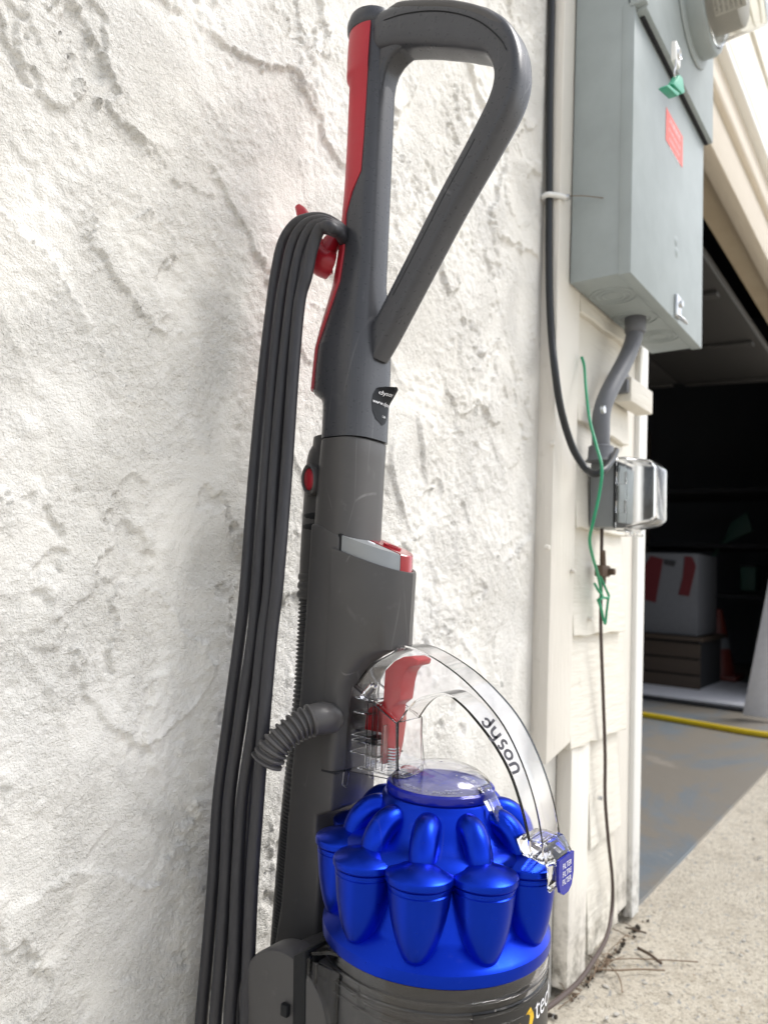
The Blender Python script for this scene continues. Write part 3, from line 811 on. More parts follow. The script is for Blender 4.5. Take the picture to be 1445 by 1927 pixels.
cone_me = _shared(*lean_cone([(0.0150, 0.4370, 0.0), (0.0206, 0.4348, 0.0), (0.0212, 0.4342, 0.0), (0.0212, 0.4330, 0), (0.0203, 0.4325, 0), (0.0203, 0.4312, 0), (0.0210, 0.4306, 0), (0.0207, 0.4290, 0), (0.0197, 0.4215, 0.0004), (0.0180, 0.4130, 0.0011), (0.0155, 0.4040, 0.0020), (0.0126, 0.3965, 0.0030), (0.0100, 0.3915, 0.0037), (0.0085, 0.3890, 0.0040), (0.005, 0.3870, 0.004)]), M_BLUE)
cap_me = _shared(*lean_cone([(0.0030, 0.4468, 0.0), (0.0120, 0.4444, 0.0), (0.0214, 0.4410, 0.0), (0.0225, 0.4400, 0.0), (0.0228, 0.4385, 0.0), (0.0226, 0.4362, 0.0), (0.0216, 0.4352, 0), (0.015, 0.4350, 0)]), M_BLUE, 24)
fing_path = smooth_path([(0.034, 0, 0.4605), (0.0430, 0, 0.4612), (0.0505, 0, 0.4592), (0.0565, 0, 0.4540), (0.0600, 0, 0.4470), (0.0612, 0, 0.4380)], 6)
fr = tube_rings(fing_path, interp([0.0086, 0.0094, 0.0097, 0.0096, 0.0094, 0.0092], 6), 22)
fv = [p for r in fr for p in r]
ff = [(i*22+j, i*22+(j+1) % 22, (i+1)*22+(j+1) % 22, (i+1)*22+j) for i in range(len(fr)-1) for j in range(22)]
fing_me = _shared(fv, ff, M_BLUE, 60)
for k in range(NC):
    c = link('cyclone', cone_me, V)
    c.location = (VX, VY, 0); c.rotation_euler = (0, 0, rad(A0+36*k))
    for nm, me in (('cyclone_cap', cap_me), ('cyclone_inlet', fing_me)):
        s = bpy.data.objects.new(nm, me); COL.objects.link(s); s.parent = c

# ---- dust bin
bin_ = ring_obj('dust_bin', [(0.0800, 0.3765), (0.0800, 0.370), (0.0792, 0.3690), (0.0792, 0.3625), (0.0800, 0.3615), (0.0800, 0.160), (0.0782, 0.160), (0.0782, 0.3765), (0.0800, 0.3765)], M_BIN)
shroud = ring_obj('bin_shroud', [(0.0765, 0.3760), (0.0735, 0.3740), (0.0725, 0.3640), (0.0690, 0.3560), (0.0680, 0.350), (0.0640, 0.346), (0.0635, 0.24), (0.060, 0.235), (0.030, 0.22), (0.028, 0.165)], plastic('shroud_plastic', (0.050, 0.050, 0.053), 0.45, stretch=(1, 1, 0.05), dust=0.25))
for z_ in (0.3665, 0.3585, 0.3520):
    ring_obj('bin_ring', [(0.0798, z_), (0.0808, z_+0.0004), (0.0808, z_+0.0012), (0.0798, z_+0.0016)], M_CLEAR, bin_)
ring_obj('bin_base', [(0.0005, 0.150), (0.078, 0.152), (0.081, 0.156), (0.081, 0.164), (0.076, 0.166), (0.0005, 0.166)], M_DARK)
# flat clear duct joining bin and spine
def frame_box(name, y0, y1, z0, z1, x0, x1, t, mat, parent):
    bm = bmesh.new()
    bm_box(bm, (x0, y0, z0), (x0+t, y1, z1), 0.0008)
    return from_bm(name, bm, mat, parent)
xx = 0.4035
d_ = [AX(x, y, xx) for x, y in ((580, 1800), (640, 1800))]
y0_, y1_, zt_ = d_[0][1], d_[1][1], d_[0][2]
frame_box('bin_duct_wall', y0_, y1_, 0.17, zt_-0.002, xx, xx, 0.0022, M_BIN, bin_)
box('bin_duct_rib', (xx-0.0014, y0_-0.0030, 0.17), (xx+0.003, y0_+0.0004, zt_), M_CLEAR, bin_, 0.0007)
box('bin_duct_rib', (xx-0.0008, y0_-0.0085, 0.17), (xx+0.002, y0_-0.0072, zt_-0.003), M_CLEAR, bin_, 0.0004)
prism('bin_duct_top', [(y0_+0.0004, zt_+0.0002), (y0_+0.0004, zt_+0.0022), (y0_-0.018, zt_+0.0095), (y1_-0.01, zt_+0.0110), (y1_-0.01, zt_+0.0090), (y0_-0.019, zt_+0.0072)], xx, 0.53, M_BIN, bin_, 0.0005)
box('bin_duct_core', (0.4095, y1_-0.012, 0.17), (0.524, y0_-0.002, zt_-0.004), M_HOSE, bin_, 0.003)
# printed label wrapped on the bin's front
def on_bin(ang, z, R_=0.0806): return (VX+R_*math.cos(ang), VY+R_*math.sin(ang), z)
def cyl_hit(px, py, R_=0.0806):
    r = _ray(px, py); o = CAM[:2]-np.array([VX, VY]); d = r[:2]
    a, b, c = d@d, 2*o@d, o@o-R_*R_; k = (-b-math.sqrt(max(0, b*b-4*a*c)))/(2*a)
    p = CAM+r*k; return math.atan2(p[1]-VY, p[0]-VX) % (2*PI), p[2]
la0, lz = cyl_hit(890, 1913)
la1 = 2*rad(270)-la0
v, f = [], []
nn_ = 40
for i in range(nn_+1):
    a = la0+(la1-la0)*i/nn_
    v += [on_bin(a, 0.19, 0.0804), on_bin(a, lz, 0.0804)]
    if i: f.append((2*i-2, 2*i, 2*i+1, 2*i-1))
lab = mesh('bin_label', v, f, plain('label_black', (0.02, 0.02, 0.021), 0.35), bin_, fix=False)
ye = [cyl_hit(x, y) for x, y in [(998, 1895), (1003, 1905), (1004, 1913), (1001, 1926), (985, 1945), (970, 1940)]]
mesh('yellow_mark', [on_bin(a, z, 0.0807) for a, z in ye], [tuple(range(len(ye)))], M_YELLOW, lab, fix=False)
ta, tz = cyl_hit(1006, 1921, 0.0807)
tv, tf = text_tris('technology', 0.020)
mesh('label_lettering', [on_bin(ta+a/0.0807, tz+b+0.2*a*0, 0.0808) for a, b in tv], tf, M_WHITEINK, lab, fix=False)

# ---- clear carrying handle over the cyclones
ao = [(-0.1145, 0.5430), (-0.1290, 0.5600), (-0.1490, 0.5720)] + [tuple(AX(x, y, VX+0.0135)[1:]) for x, y in [(795, 1211), (835, 1224), (892, 1260), (941, 1305), (981, 1355), (1014, 1420), (1038, 1490), (1052, 1560), (1056, 1604)]]
ai = [(-0.1580, 0.5200), (-0.1605, 0.5240), (-0.1670, 0.5325), (-0.1765, 0.5395)] + [tuple(AX(x, y, VX-0.0135)[1:]) for x, y in [(836, 1308), (866, 1327), (896, 1360), (928, 1403), (957, 1456), (979, 1522), (994, 1590), (997, 1612)]]
def hollow(name, o, i, x0, x1, t, mat, parent, n=4):
    O = [p[1:] for p in smooth_path([(0, a, b) for a, b in o], n)]; I = [p[1:] for p in smooth_path([(0, a, b) for a, b in i], n)]
    v, f = [], []
    for p, q in zip(O, I):
        d = (q-p); L = np.linalg.norm(d); d = d/L*t
        v += [(x0, *p), (x1, *p), (x1, *q), (x0, *q)]
        v += [(x0+t, *(p+d)), (x1-t, *(p+d)), (x1-t, *(q-d)), (x0+t, *(q-d))]
    m = len(O)
    for k in range(m-1):
        a, b = 8*k, 8*k+8
        for j in range(4):
            jj = (j+1) % 4
            f.append((a+j, a+jj, b+jj, b+j)); f.append((a+4+j, b+4+j, b+4+jj, a+4+jj))
    for a in (0, 8*(m-1)):
        for j in range(4):
            jj = (j+1) % 4
            f.append((a+j, a+4+j, a+4+jj, a+jj))
    return mesh(name, v, f, mat, parent, sharp=30)
arch = hollow('carry_handle', ao, ai, VX-0.0135, VX+0.0135, 0.0017, M_CLEAR, V)
# rear pillar of the handle: clear walls, shelves and ribs, red slider, spring
pil = [(-0.1145, 0.5425), (-0.1120, 0.530), (-0.1105, 0.490), (-0.1085, 0.4655), (-0.1130, 0.4640), (-0.1150, 0.4770), (-0.1600, 0.4785), (-0.1608, 0.490), (-0.1585, 0.505), (-0.1580, 0.520)]
for xx in (VX-0.0180, VX+0.0160):
    prism('handle_pillar_wall', pil, xx, xx+0.0020, M_CLEAR, arch, 0.0006, 1)
prism('handle_pillar_front', [(-0.1605, 0.4790), (-0.1585, 0.4790), (-0.1565, 0.5050), (-0.1565, 0.521), (-0.1585, 0.521), (-0.1588, 0.505)], VX-0.0158, VX+0.0158, M_CLEAR, arch, 0.0005, 1)
for z, y0, y1 in [(0.5325, -0.1165, -0.134), (0.5215, -0.1160, -0.131), (0.5040, -0.115, -0.139), (0.5000, -0.115, -0.141), (0.4910, -0.114, -0.141), (0.4800, -0.122, -0.157)]:
    box('pillar_shelf', (VX-0.0155, y1, z), (VX+0.0155, y0, z+0.0014), M_CLEAR, arch, 0.0004, 1)
for y in (-0.1285, -0.1335, -0.1385, -0.1440):
    box('pillar_rib', (VX-0.0150, y-0.0012, 0.482), (VX-0.0035, y, 0.531 if y > -0.14 else 0.516), M_CLEAR, arch, 0.0003, 1)
tube('pillar_slot', [AX(684, 1312, 0.4612), AX(703, 1290, 0.4612)], 0.0034, M_CLEAR, arch, 14, 1)
sx_, sy_ = VX-0.0105, -0.1510
sp = [(sx_+0.0032*math.cos(q), sy_+0.0032*math.sin(q), 0.4805+0.0022*q/(2*PI)) for q in np.linspace(0, 2*PI*9, 9*12)]
tube('spring', sp, 0.0005, M_STEEL, arch, 6, 0)
lev = prism('release_lever', [(-0.1395, 0.5560), (-0.1480, 0.5640), (-0.1560, 0.5680), (-0.1640, 0.5690), (-0.1700, 0.5670), (-0.1690, 0.5630), (-0.1620, 0.5610), (-0.1580, 0.5560), (-0.1560, 0.5480), (-0.1545, 0.5350), (-0.1480, 0.5300), (-0.1475, 0.5150), (-0.1455, 0.5000), (-0.1425, 0.4860), (-0.1390, 0.4860), (-0.1380, 0.5000), (-0.1390, 0.5300)], VX-0.0095, VX+0.0095, M_REDLEV, arch, 0.0012)
prism('lever_link', [(-0.1215, 0.5240), (-0.1320, 0.5310), (-0.1370, 0.5310), (-0.1370, 0.5080), (-0.1200, 0.5080)], VX-0.0060, VX+0.0090, M_REDLEV, arch, 0.001)
# front latch of the handle: clear block with blue tongue and printed word
LS = 0.0105
prism('front_latch', [(-0.2655+LS, 0.4600), (-0.2870+LS, 0.4610), (-0.2935+LS, 0.4520), (-0.2945+LS, 0.4370), (-0.2905+LS, 0.4310), (-0.2885+LS, 0.4310), (-0.2875+LS, 0.4470), (-0.2700+LS, 0.4500)], VX-0.0145, VX+0.0145, M_CLEAR, arch, 0.0015)
tong = loft('latch_tongue', [[(VX+x*k, y+LS, z) for x, z in [(-0.0125, 0.4520), (0.0125, 0.4520), (0.0125, 0.4390), (0.0095, 0.4315), (0.004, 0.4285), (-0.004, 0.4285), (-0.0095, 0.4315), (-0.0125, 0.4390)]] for y, k in ((-0.2938, 1.0), (-0.2956, 0.98))], M_BLUEC, arch, sharp=30)
for i, w_ in enumerate(['FILTER', 'FILTRE', 'FILTER']):
    text_on('tongue_lettering', w_, 0.0050, lambda a, b, i=i: (VX+a, -0.2959+LS, 0.4452-0.0050*i+b), M_WHITEINK, tong, 'C')
# bridge from handle to the lens rim
prism('lens_bridge', [(-0.2200, 0.4835), (-0.2240, 0.4850), (-0.2320, 0.4740), (-0.2385, 0.4640), (-0.2360, 0.4620), (-0.2290, 0.4720)], VX-0.0070, VX+0.0070, M_CLEAR, arch, 0.0008)
# maker's word stroked along the handle's near side
def word_dyson():
    S = {}
    S['d'] = [arc(0.36, 0.40, 0.30, 0, 360, 24), [(0.66, 0.40), (0.66, 1.12)]]
    S['y'] = [[(0.10, 0.80), (0.10, 0.42)] + arc(0.38, 0.40, 0.28, 180, 360, 14), [(0.66, 0.80), (0.66, 0.02)] + arc(0.40, -0.02, 0.26, 0, -110, 10)]
    S['s'] = [arc(0.36, 0.58, 0.19, 40, 270, 14) + arc(0.36, 0.20, 0.19, 90, -140, 14)]
    S['o'] = [arc(0.38, 0.40, 0.30, 0, 360, 24)]
    S['n'] = [[(0.10, 0.0), (0.10, 0.42)] + arc(0.38, 0.44, 0.28, 180, 0, 14) + [(0.66, 0.40), (0.66, 0.0)]]
    ox = 0.0
    for ch in 'dyson':
        v, f = [], []
        for st in S[ch]:
            a, b = ribbon(st, 0.20)
            k = len(v); v += [(q[0]+ox, q[1]) for q in a]; f += [tuple(i+k for i in g) for g in b]
        ox += 0.92 if ch != 's' else 0.76
        yield v, f
wl = 0.92*4+0.76
wpath = smooth_path([AX(*q, VX-0.0139) for q in [(903, 1360), (923, 1383), (941, 1410), (956, 1438), (966, 1462)]], 10)
wlen = np.concatenate([[0], np.cumsum([np.linalg.norm(wpath[i+1]-wpath[i]) for i in range(len(wpath)-1)])])
ws = wlen[-1]/wl
def wmap(a, b):
    s = a*ws
    p = np.array([np.interp(s, wlen, [q[k] for q in wpath]) for k in range(3)])
    p2 = np.array([np.interp(s+1e-4, wlen, [q[k] for q in wpath]) for k in range(3)])
    p1 = np.array([np.interp(s-1e-4, wlen, [q[k] for q in wpath]) for k in range(3)])
    t = p2-p1; t /= np.linalg.norm(t)
    nn = np.array([0, t[2], -t[1]])
    return p + nn*b*ws*0.92
for wv, wf in word_dyson():
    mesh('letter', [wmap(a, b) for a, b in wv], wf, M_GREYINK, arch, fix=False)
# peeling black sticker on the cup
def cup_pt(ang, z, off):
    c, s = math.cos(ang), math.sin(ang); e = 2.8
    X = math.copysign(abs(c)**(2/e), c)*(0.0270+off); Y = math.copysign(abs(s)**(2/e), s)*(0.0239+off)
    return np.array([VX+X, -0.0905+Y, z])
st_poly = [(-0.0085, 0.0), (-0.0075, 0.007), (-0.004, 0.0125), (0.0, 0.0155), (0.0055, 0.0165), (0.010, 0.0150), (0.0135, 0.0085), (0.0145, 0.0), (0.0125, -0.008), (0.0080, -0.0135), (0.0025, -0.0165), (-0.003, -0.0120), (-0.0068, -0.0060)]
def st_map(u, w):
    ang = rad(272)+u/0.0262*0.80
    lift = 0.0004 + max(0, w+0.001)**1.5*4.2*max(0, min(1, (u+0.004)/0.010)) 
    p = cup_pt(ang, 0.7685+w, lift)
    return p
bm = bmesh.new()
bm.faces.new([bm.verts.new((a, b, 0)) for a, b in st_poly])
bmesh.ops.triangulate(bm, faces=bm.faces)
bmesh.ops.subdivide_edges(bm, edges=bm.edges, cuts=3, use_grid_fill=True)
for q in bm.verts: q.co = Vector(st_map(q.co.x, q.co.y))
stk = from_bm('peeling_sticker', bm, M_STICK, V)
for s, u, w, sz in [('www.dyson.com', -0.0070, 0.0005, 0.0042), ('1-84', 0.0020, -0.0098, 0.0030), ('dyson', -0.0022, 0.0085, 0.0045)]:
    tv, tf = text_tris(s, sz)
    tv = tv + np.array([u, w]); 
    mesh('sticker_lettering', [st_map(a, b)+np.array([-0.00035, -0.00035, 0]) for a, b in tv], tf, M_WHITEINK, stk, fix=False)
# power cord hanging in loops from the hook
strands = [
    [(632, 428), (612, 413), (585, 411), (556, 422), (533, 455), (520, 510), (510, 575), (497, 700), (477, 900), (462, 1100), (452, 1200), (430, 1350), (412, 1500), (402, 1650), (390, 1800), (377, 1927), (372, 2040)],
    [(632, 432), (615, 418), (593, 416), (570, 428), (551, 460), (540, 510), (530, 570), (515, 700), (500, 900), (485, 1100), (474, 1200), (452, 1350), (432, 1500), (424, 1650), (415, 1800), (406, 1927), (402, 2040)],
    [(632, 436), (618, 423), (600, 421), (583, 434), (568, 465), (557, 510), (546, 570), (533, 700), (518, 900), (506, 1100), (494, 1200), (477, 1350), (458, 1500), (448, 1650), (440, 1800), (432, 1927), (430, 2040)],
    [(632, 440), (622, 428), (609, 426), (597, 440), (586, 475), (577, 520), (567, 570), (552, 700), (539, 900), (521, 1100), (511, 1200), (497, 1350), (484, 1500), (474, 1650), (468, 1800), (463, 1927), (462, 2040)],
    [(634, 440), (622, 432), (606, 430), (592, 445), (578, 485), (568, 525), (556, 575), (543, 700), (526, 900), (509, 1100), (500, 1200), (488, 1350), (470, 1480), (456, 1650), (449, 1800), (446, 1927), (446, 2040)]]
r_cord = random.Random(21)
for i, s in enumerate(strands):
    pts = []
    for k, (x, y) in enumerate(s):
        fr_ = min(1, max(0, (y-430)/1400))
        X = 0.438-0.034*fr_ + (0.006 if i == 4 else 0.0) - 0.0012*i*(1-fr_) + (0.004 if i == 0 else 0)
        p = AX(x+(r_cord.gauss(0, 1.0) if 5 < k < 16 else 0), y, X+(r_cord.gauss(0, 0.0006) if k > 5 else 0))
        p[1] = min(p[1], -0.0095)
        pts.append(p)
    pts[0] = AX(638, 428+3*i, 0.4500); pts.insert(0, AX(650, 440+5*i, 0.472))
    o = tube('power_cord', pts, 0.0049, M_CORD, V, 12, 6)
# lower end, hidden from the photograph's view: ball and floor head
bm = bmesh.new(); bmesh.ops.create_uvsphere(bm, u_segments=40, v_segments=24, radius=0.092, matrix=Matrix.Translation((VX, -0.150, 0.098)))
from_bm('ball', bm, M_GREY, V)
prism('floor_head', [(-0.205, 0.010), (-0.205, 0.055), (-0.245, 0.075), (-0.300, 0.078), (-0.345, 0.055), (-0.350, 0.010)], VX-0.16, VX+0.16, M_GREY, V, 0.006)
prism('head_yoke', [(-0.150, 0.03), (-0.150, 0.085), (-0.215, 0.06), (-0.215, 0.02)], VX-0.05, VX+0.05, M_DARK, V, 0.004)
box('lower_frame', (VX-0.035, -0.125, 0.06), (VX+0.035, -0.060, 0.272), M_GREY, V, 0.008)

# ------------------------------------------------------------------ electricity meter cabinet
E_ = empty('meter_box', (1.28, -0.03, 1.0), 'tall blue grey steel electricity meter box on the siding', 'meter box')
BX0, BX1, BF = 1.0680, 1.487, -0.1253
bm = bmesh.new(); bm_box(bm, (BX0, -0.0305, 1.0935), (BX1-0.002, -0.115, 2.0), 0.0012)
body = from_bm('cabinet_body', bm, M_BOX, E_)
# lower cover: folded sheet over the front, sides returned
bm = bmesh.new(); bm_box(bm, (BX0-0.0015, -0.1062, 1.091), (BX1+0.002, BF, 1.520), 0.0014)
cover = from_bm('lower_cover', bm, M_BOX, E_)
# upper cover, proud of the lower one
bm = bmesh.new(); bm_box(bm, (BX0+0.008, -0.104, 1.508), (BX1+0.012, -0.1405, 2.0), 0.0016)
ucov = from_bm('upper_cover', bm, M_BOX, E_)
box('cover_tab', (BX0-0.0035, -0.1180, 1.513), (BX0+0.010, -0.1425, 1.549), M_BOX, ucov, 0.0012)
prism('cover_shadow_strip', [(1.089, 1.5055), (1.495, 1.5055), (1.495, 1.5079), (1.089, 1.5079)], -0.1262, -0.1325, M_INT, ucov, 0, axis='Y')  # near-black strip added as the shadow under the upper cover's edge
# knock-outs pressed in the base
for cx_, cy_ in ((1.150, -0.070), (1.268, -0.068), (1.385, -0.074)):
    for r in ((0.036, 0.026, 0.017) if cx_ != 1.268 else (0.036, 0.026)):
        lathe('knockout_ring', [(r-0.0014, 1.0935), (r-0.0009, 1.0921), (r+0.0009, 1.0921), (r+0.0014, 1.0935)], M_BOX, body, 40, cx_, cy_, caps=False)
# bottom latch, round dents and marks
p = AY(1272, 578, BF)
lt = box('cabinet_latch', (p[0]-0.014, BF+0.001, p[2]-0.020), (p[0]+0.014, BF-0.006, p[2]+0.020), M_STEEL, E_, 0.003)
lathe('latch_screw', [(0.0005, BF-0.0125), (0.006, BF-0.011), (0.007, BF-0.006)], M_STEEL, lt, 16, cx=p[0], cz=p[2]+0.004, axis='Y')
tube('latch_hasp', [(p[0]-0.010, BF-0.006, p[2]-0.018), (p[0]-0.008, BF-0.016, p[2]-0.028), (p[0]+0.006, BF-0.016, p[2]-0.030), (p[0]+0.008, BF-0.005, p[2]-0.020)], 0.002, M_STEEL, lt, 8)
for (x, y) in ((1271, 455), (1272, 475)):
    p = AY(x, y, BF); lathe('cover_dimple', [(0.0005, BF-0.0028), (0.006, BF-0.0018), (0.011, BF+0.0004)], M_BOX, cover, 20, cx=p[0], cz=p[2], axis='Y')
# red warning label
lab = [AY(*q, BF-0.0006) for q in ((1253, 201), (1284, 258), (1284, 319), (1253, 264))]
x0, x1 = lab[0][0], lab[1][0]; z1, z0 = lab[0][2], lab[3][2]
wl_ = mesh('warning_label', [(x0, BF-0.0006, z0), (x1, BF-0.0006, z0), (x1, BF-0.0006, z1), (x0, BF-0.0006, z1)], [(0, 1, 2, 3)], M_REDLAB, E_, fix=False)
for i, (s, sz) in enumerate([('WARNING', 0.0145), ('DO NOT BREAK SEAL', 0.0075), ('CONTACT UTILITY', 0.0075), ('BEFORE OPENING', 0.0075)]):
    text_on('label_lettering', s, sz, lambda a, b, i=i: ((x0+x1)/2+a, BF-0.0010, z1-0.018-0.0155*i+b), M_WHITEINK, wl_, 'C')
# meter: ring, glass, works, printed label, seal
MX, MZ = 1.340, 1.698
mring = lathe('meter_ring', [(0.090, -0.1400), (0.0985, -0.1420), (0.1005, -0.1500), (0.1005, -0.1680), (0.0975, -0.1740), (0.090, -0.1760), (0.088, -0.1700)], M_BOX, E_, 72, cx=MX, cz=MZ, axis='Y')
lathe('meter_flange', [(0.112, -0.1405), (0.114, -0.1425), (0.112, -0.1455), (0.098, -0.1475)], M_BOX, mring, 72, cx=MX, cz=MZ, axis='Y', caps=False)
glass = lathe('meter_glass', [(0.089, -0.1740), (0.0895, -0.1790), (0.0845, -0.1830), (0.0815, -0.1900), (0.0800, -0.2580), (0.0770, -0.2700), (0.068, -0.2760), (0.001, -0.2770),
                             (0.001, -0.2745), (0.066, -0.2735), (0.0745, -0.2680), (0.0775, -0.2580), (0.0790, -0.1900), (0.0820, -0.1800), (0.0860, -0.1760), (0.086, -0.1740)], M_GLASS, E_, 64, cx=MX, cz=MZ, axis='Y', caps=False)
works = lathe('meter_works', [(0.070, -0.1700), (0.0705, -0.2200), (0.064, -0.2240), (0.001, -0.2242)], M_METERIN, glass, 56, cx=MX, cz=MZ, axis='Y')
def on_works(u, w, r=0.0762): return (MX+r*math.cos(u), w, MZ+r*math.sin(u))
v, f = [], []
A_, B_ = rad(188), rad(246)
for i in range(17):
    a = A_+(B_-A_)*i/16; v += [on_works(a, -0.186), on_works(a, -0.236)]
    if i: f.append((2*i-2, 2*i-1, 2*i+1, 2*i))
paper = mesh('meter_label', v, f, M_PAPER, glass, fix=False)
for i, s in enumerate(['CAUTION 240V 3W 60Hz', 'THIS METER IS SEALED', 'DO NOT REMOVE COVER', 'CONTACT YOUR UTILITY', 'TYPE A  CL200  30TA', 'FM2S  Kh 7.2']):
    tv, tf = text_tris(s, 0.0064)
    mesh('meter_lettering', [on_works(rad(243)-a/0.0766, -0.192-0.0078*i+b*0.9, 0.0766) for a, b in tv], tf, M_BLACKINK, paper, fix=False)
p = AY(1271, 104, -0.182)
hasp = box('seal_hasp', (p[0]-0.013, -0.178, p[2]-0.016), (p[0]+0.013, -0.186, p[2]+0.016), M_WHITEP, mring, 0.003)
lathe('hasp_hole', [(0.0005, -0.1862), (0.005, -0.1865), (0.0075, -0.1885), (0.009, -0.1862)], M_STEEL, hasp, 16, cx=p[0], cz=p[2], axis='Y')
g0, g1, g2 = AY(1271, 112, -0.187), AY(1268, 138, -0.187), AY(1272, 160, -0.187)
tube('seal_wire', [g0, (g0+g1)/2+np.array([0.002, 0, 0]), g1, g2], 0.0012, M_STEEL, hasp, 6)
gs = [AY(*q, -0.186) for q in ((1258, 160), (1263, 154), (1270, 143), (1276, 149), (1279, 170), (1281, 176), (1276, 179))]
prism('green_seal', [(q[0], q[2]) for q in gs], -0.182, -0.192, M_GREENP, hasp, 0.001, axis='Y')
gs = [AY(*q, -0.1945) for q in ((1257, 161), (1260, 158), (1281, 175), (1277, 180))]
prism('green_seal_body', [(q[0], q[2]) for q in gs], -0.1800, -0.1930, M_GREENP, hasp, 0.001, axis='Y')

# ------------------------------------------------------------------ conduit, outlet box
CD = empty('conduit', (1.27, -0.06, 0.85), 'bent dark grey plastic conduit from meter box down to outlet', 'conduit')
c0 = np.array([1.268, -0.068, 1.093])
cpath = [c0+np.array([0, 0, 0.012]), c0-np.array([0, 0, 0.02]), AY(1186, 655, -0.066), AY(1170, 690, -0.062), AY(1145, 738, -0.056), AY(1132, 775, -0.052), AY(1130, 815, -0.052), AY(1130, 850, -0.052)]
tube('conduit_pipe', cpath, 0.0143, M_PVC, CD, 20, 8)
tube('conduit_coupling', [c0+np.array([0, 0, 0.006]), c0+np.array([0, 0, 0.004]), c0-np.array([0, 0, 0.024]), c0-np.array([0, 0, 0.027])], [0.0165, 0.0182, 0.0180, 0.0165], M_PVC, CD, 22, 1)
pb = AY(1130, 848, -0.052)
tube('conduit_hub', [pb+np.array([0, 0, 0.008]), pb+np.array([0, 0, 0.006]), pb-np.array([0, 0, 0.012]), pb-np.array([0, 0, 0.018])], [0.0165, 0.0195, 0.0205, 0.0245], M_PVC, CD, 22, 1)
p = AY(1134, 771, -0.068); lathe('strap_screw', [(0.0005, p[1]-0.004), (0.006, p[1]-0.003), (0.007, p[1]+0.002)], M_STEEL, CD, 14, cx=p[0], cz=p[2], axis='Y')
O_ = empty('outlet_box', (1.21, -0.03, 0.72), 'grey weatherproof outlet box with clear bubble cover beside the door', 'outlet box')
bm = bmesh.new(); bm_box(bm, (1.1685, -0.0305, 0.7205), (1.245, -0.0705, 0.826), 0.003)
ob = from_bm('outlet_body', bm, M_OUTLET, O_)
box('outlet_gasket', (1.1668, -0.0707, 0.7190), (1.2468, -0.0745, 0.8275), M_DARK, O_, 0.001)
def shell_cover(name, stations, t, mat, parent):
    """nested rounded rectangles along -Y, open at the base"""
    def rr(x0, x1, z0, z1, y, r=0.006, n=4):
        out = []
        for cx, cz, a0 in ((x1-r, z1-r, 0), (x0+r, z1-r, 90), (x0+r, z0+r, 180), (x1-r, z0+r, 270)):
            for k in range(n+1):
                a = rad(a0+90*k/n); out.append((cx+r*math.cos(a), y, cz+r*math.sin(a)))
        return out
    O1 = [rr(*s) for s in stations]
    I1 = [rr(s[0]+t, s[1]-t, s[2]+t, s[3]-t, s[4]+(t if k == len(stations)-1 else 0), 0.004) for k, s in enumerate(stations)]
    rings = O1 + I1[::-1]
    n = len(rings[0]); v = [p for r in rings for p in r]; f = []
    for i in range(len(rings)):
        if i == len(O1)-1: continue
        j2 = (i+1) % len(rings)
        for j in range(n):
            k = (j+1) % n; f.append((i*n+j, i*n+k, j2*n+k, j2*n+j))
    a = (len(O1)-1)*n; f.append(tuple(a+j for j in range(n)))
    a = len(O1)*n; f.append(tuple(a+j for j in range(n)))
    return mesh(name, v, f, mat, parent, sharp=40)
bub = shell_cover('bubble_cover', [(1.1655, 1.2535, 0.7140, 0.8330, -0.0748), (1.1655, 1.2535, 0.7140, 0.8330, -0.0880), (1.1700, 1.2500, 0.7200, 0.8330, -0.0900), (1.1760, 1.2460, 0.7270, 0.8280, -0.1230), (1.1850, 1.2380, 0.7340, 0.8180, -0.1330)], 0.0024, M_HAZYC, O_)
for z in (0.752, 0.798):
    box('cover_hinge', (1.1595, -0.0765, z-0.010), (1.1648, -0.092, z+0.010), M_HAZYC, bub, 0.001)
box('outlet_plate', (1.172, -0.0746, 0.728), (1.242, -0.079, 0.820), M_BOX, O_, 0.002)
box('cover_lip', (1.195, -0.080, 0.7085), (1.235, -0.098, 0.7138), M_HAZYC, bub, 0.001)

# ------------------------------------------------------------------ cables and wires
cb = [AX(1038, -120, 1.021), AX(1038, 0, 1.0215), AX(1034, 200, 1.0215), AX(1033, 370, 1.0215), AX(1033, 520, 1.0215), AX(1036, 610, 1.0215), AY(1043, 690, -0.036), AY(1055, 770, -0.040), AY(1076, 840, -0.046), AY(1100, 880, -0.060), AY(1118, 892, -0.078), AY(1136, 884, -0.088), AY(1150, 866, -0.082), AY(1158, 848, -0.066)]
CB = empty('black_cable', (1.03, -0.02, 0.8), 'thick black cable running down the white corner board to the outlet', 'cable')
tube('cable_run', cb, 0.0056, M_CABLE, CB, 12)
p = AX(1033, 371, 1.0215)
clip = tube('cable_clip', [p+np.array([0.006, 0.010, 0]), p+np.array([-0.006, 0.006, 0]), p+np.array([-0.008, -0.002, 0]), p+np.array([-0.002, -0.009, 0]), p+np.array([0.0075, -0.017, 0]), p+np.array([0.018, -0.021, 0])], 0.0042, M_WHITEP, CB, 10)
lathe('clip_nail', [(0.0005, p[1]-0.0275), (0.004, p[1]-0.0265), (0.005, p[1]-0.023)], M_STEEL, clip, 12, cx=p[0]+0.015, cz=p[2], axis='Y')
tw = tube('nail_twig', [p+np.array([0.014, -0.026, 0.001]), p+np.array([0.030, -0.045, 0.003]), p+np.array([0.052, -0.075, 0.0])], 0.0007, M_NEEDLE, CB, 6)
GW = empty('green_wire', (1.05, -0.06, 0.6), 'loose bright green earth wire hanging past the outlet box', 'wire')
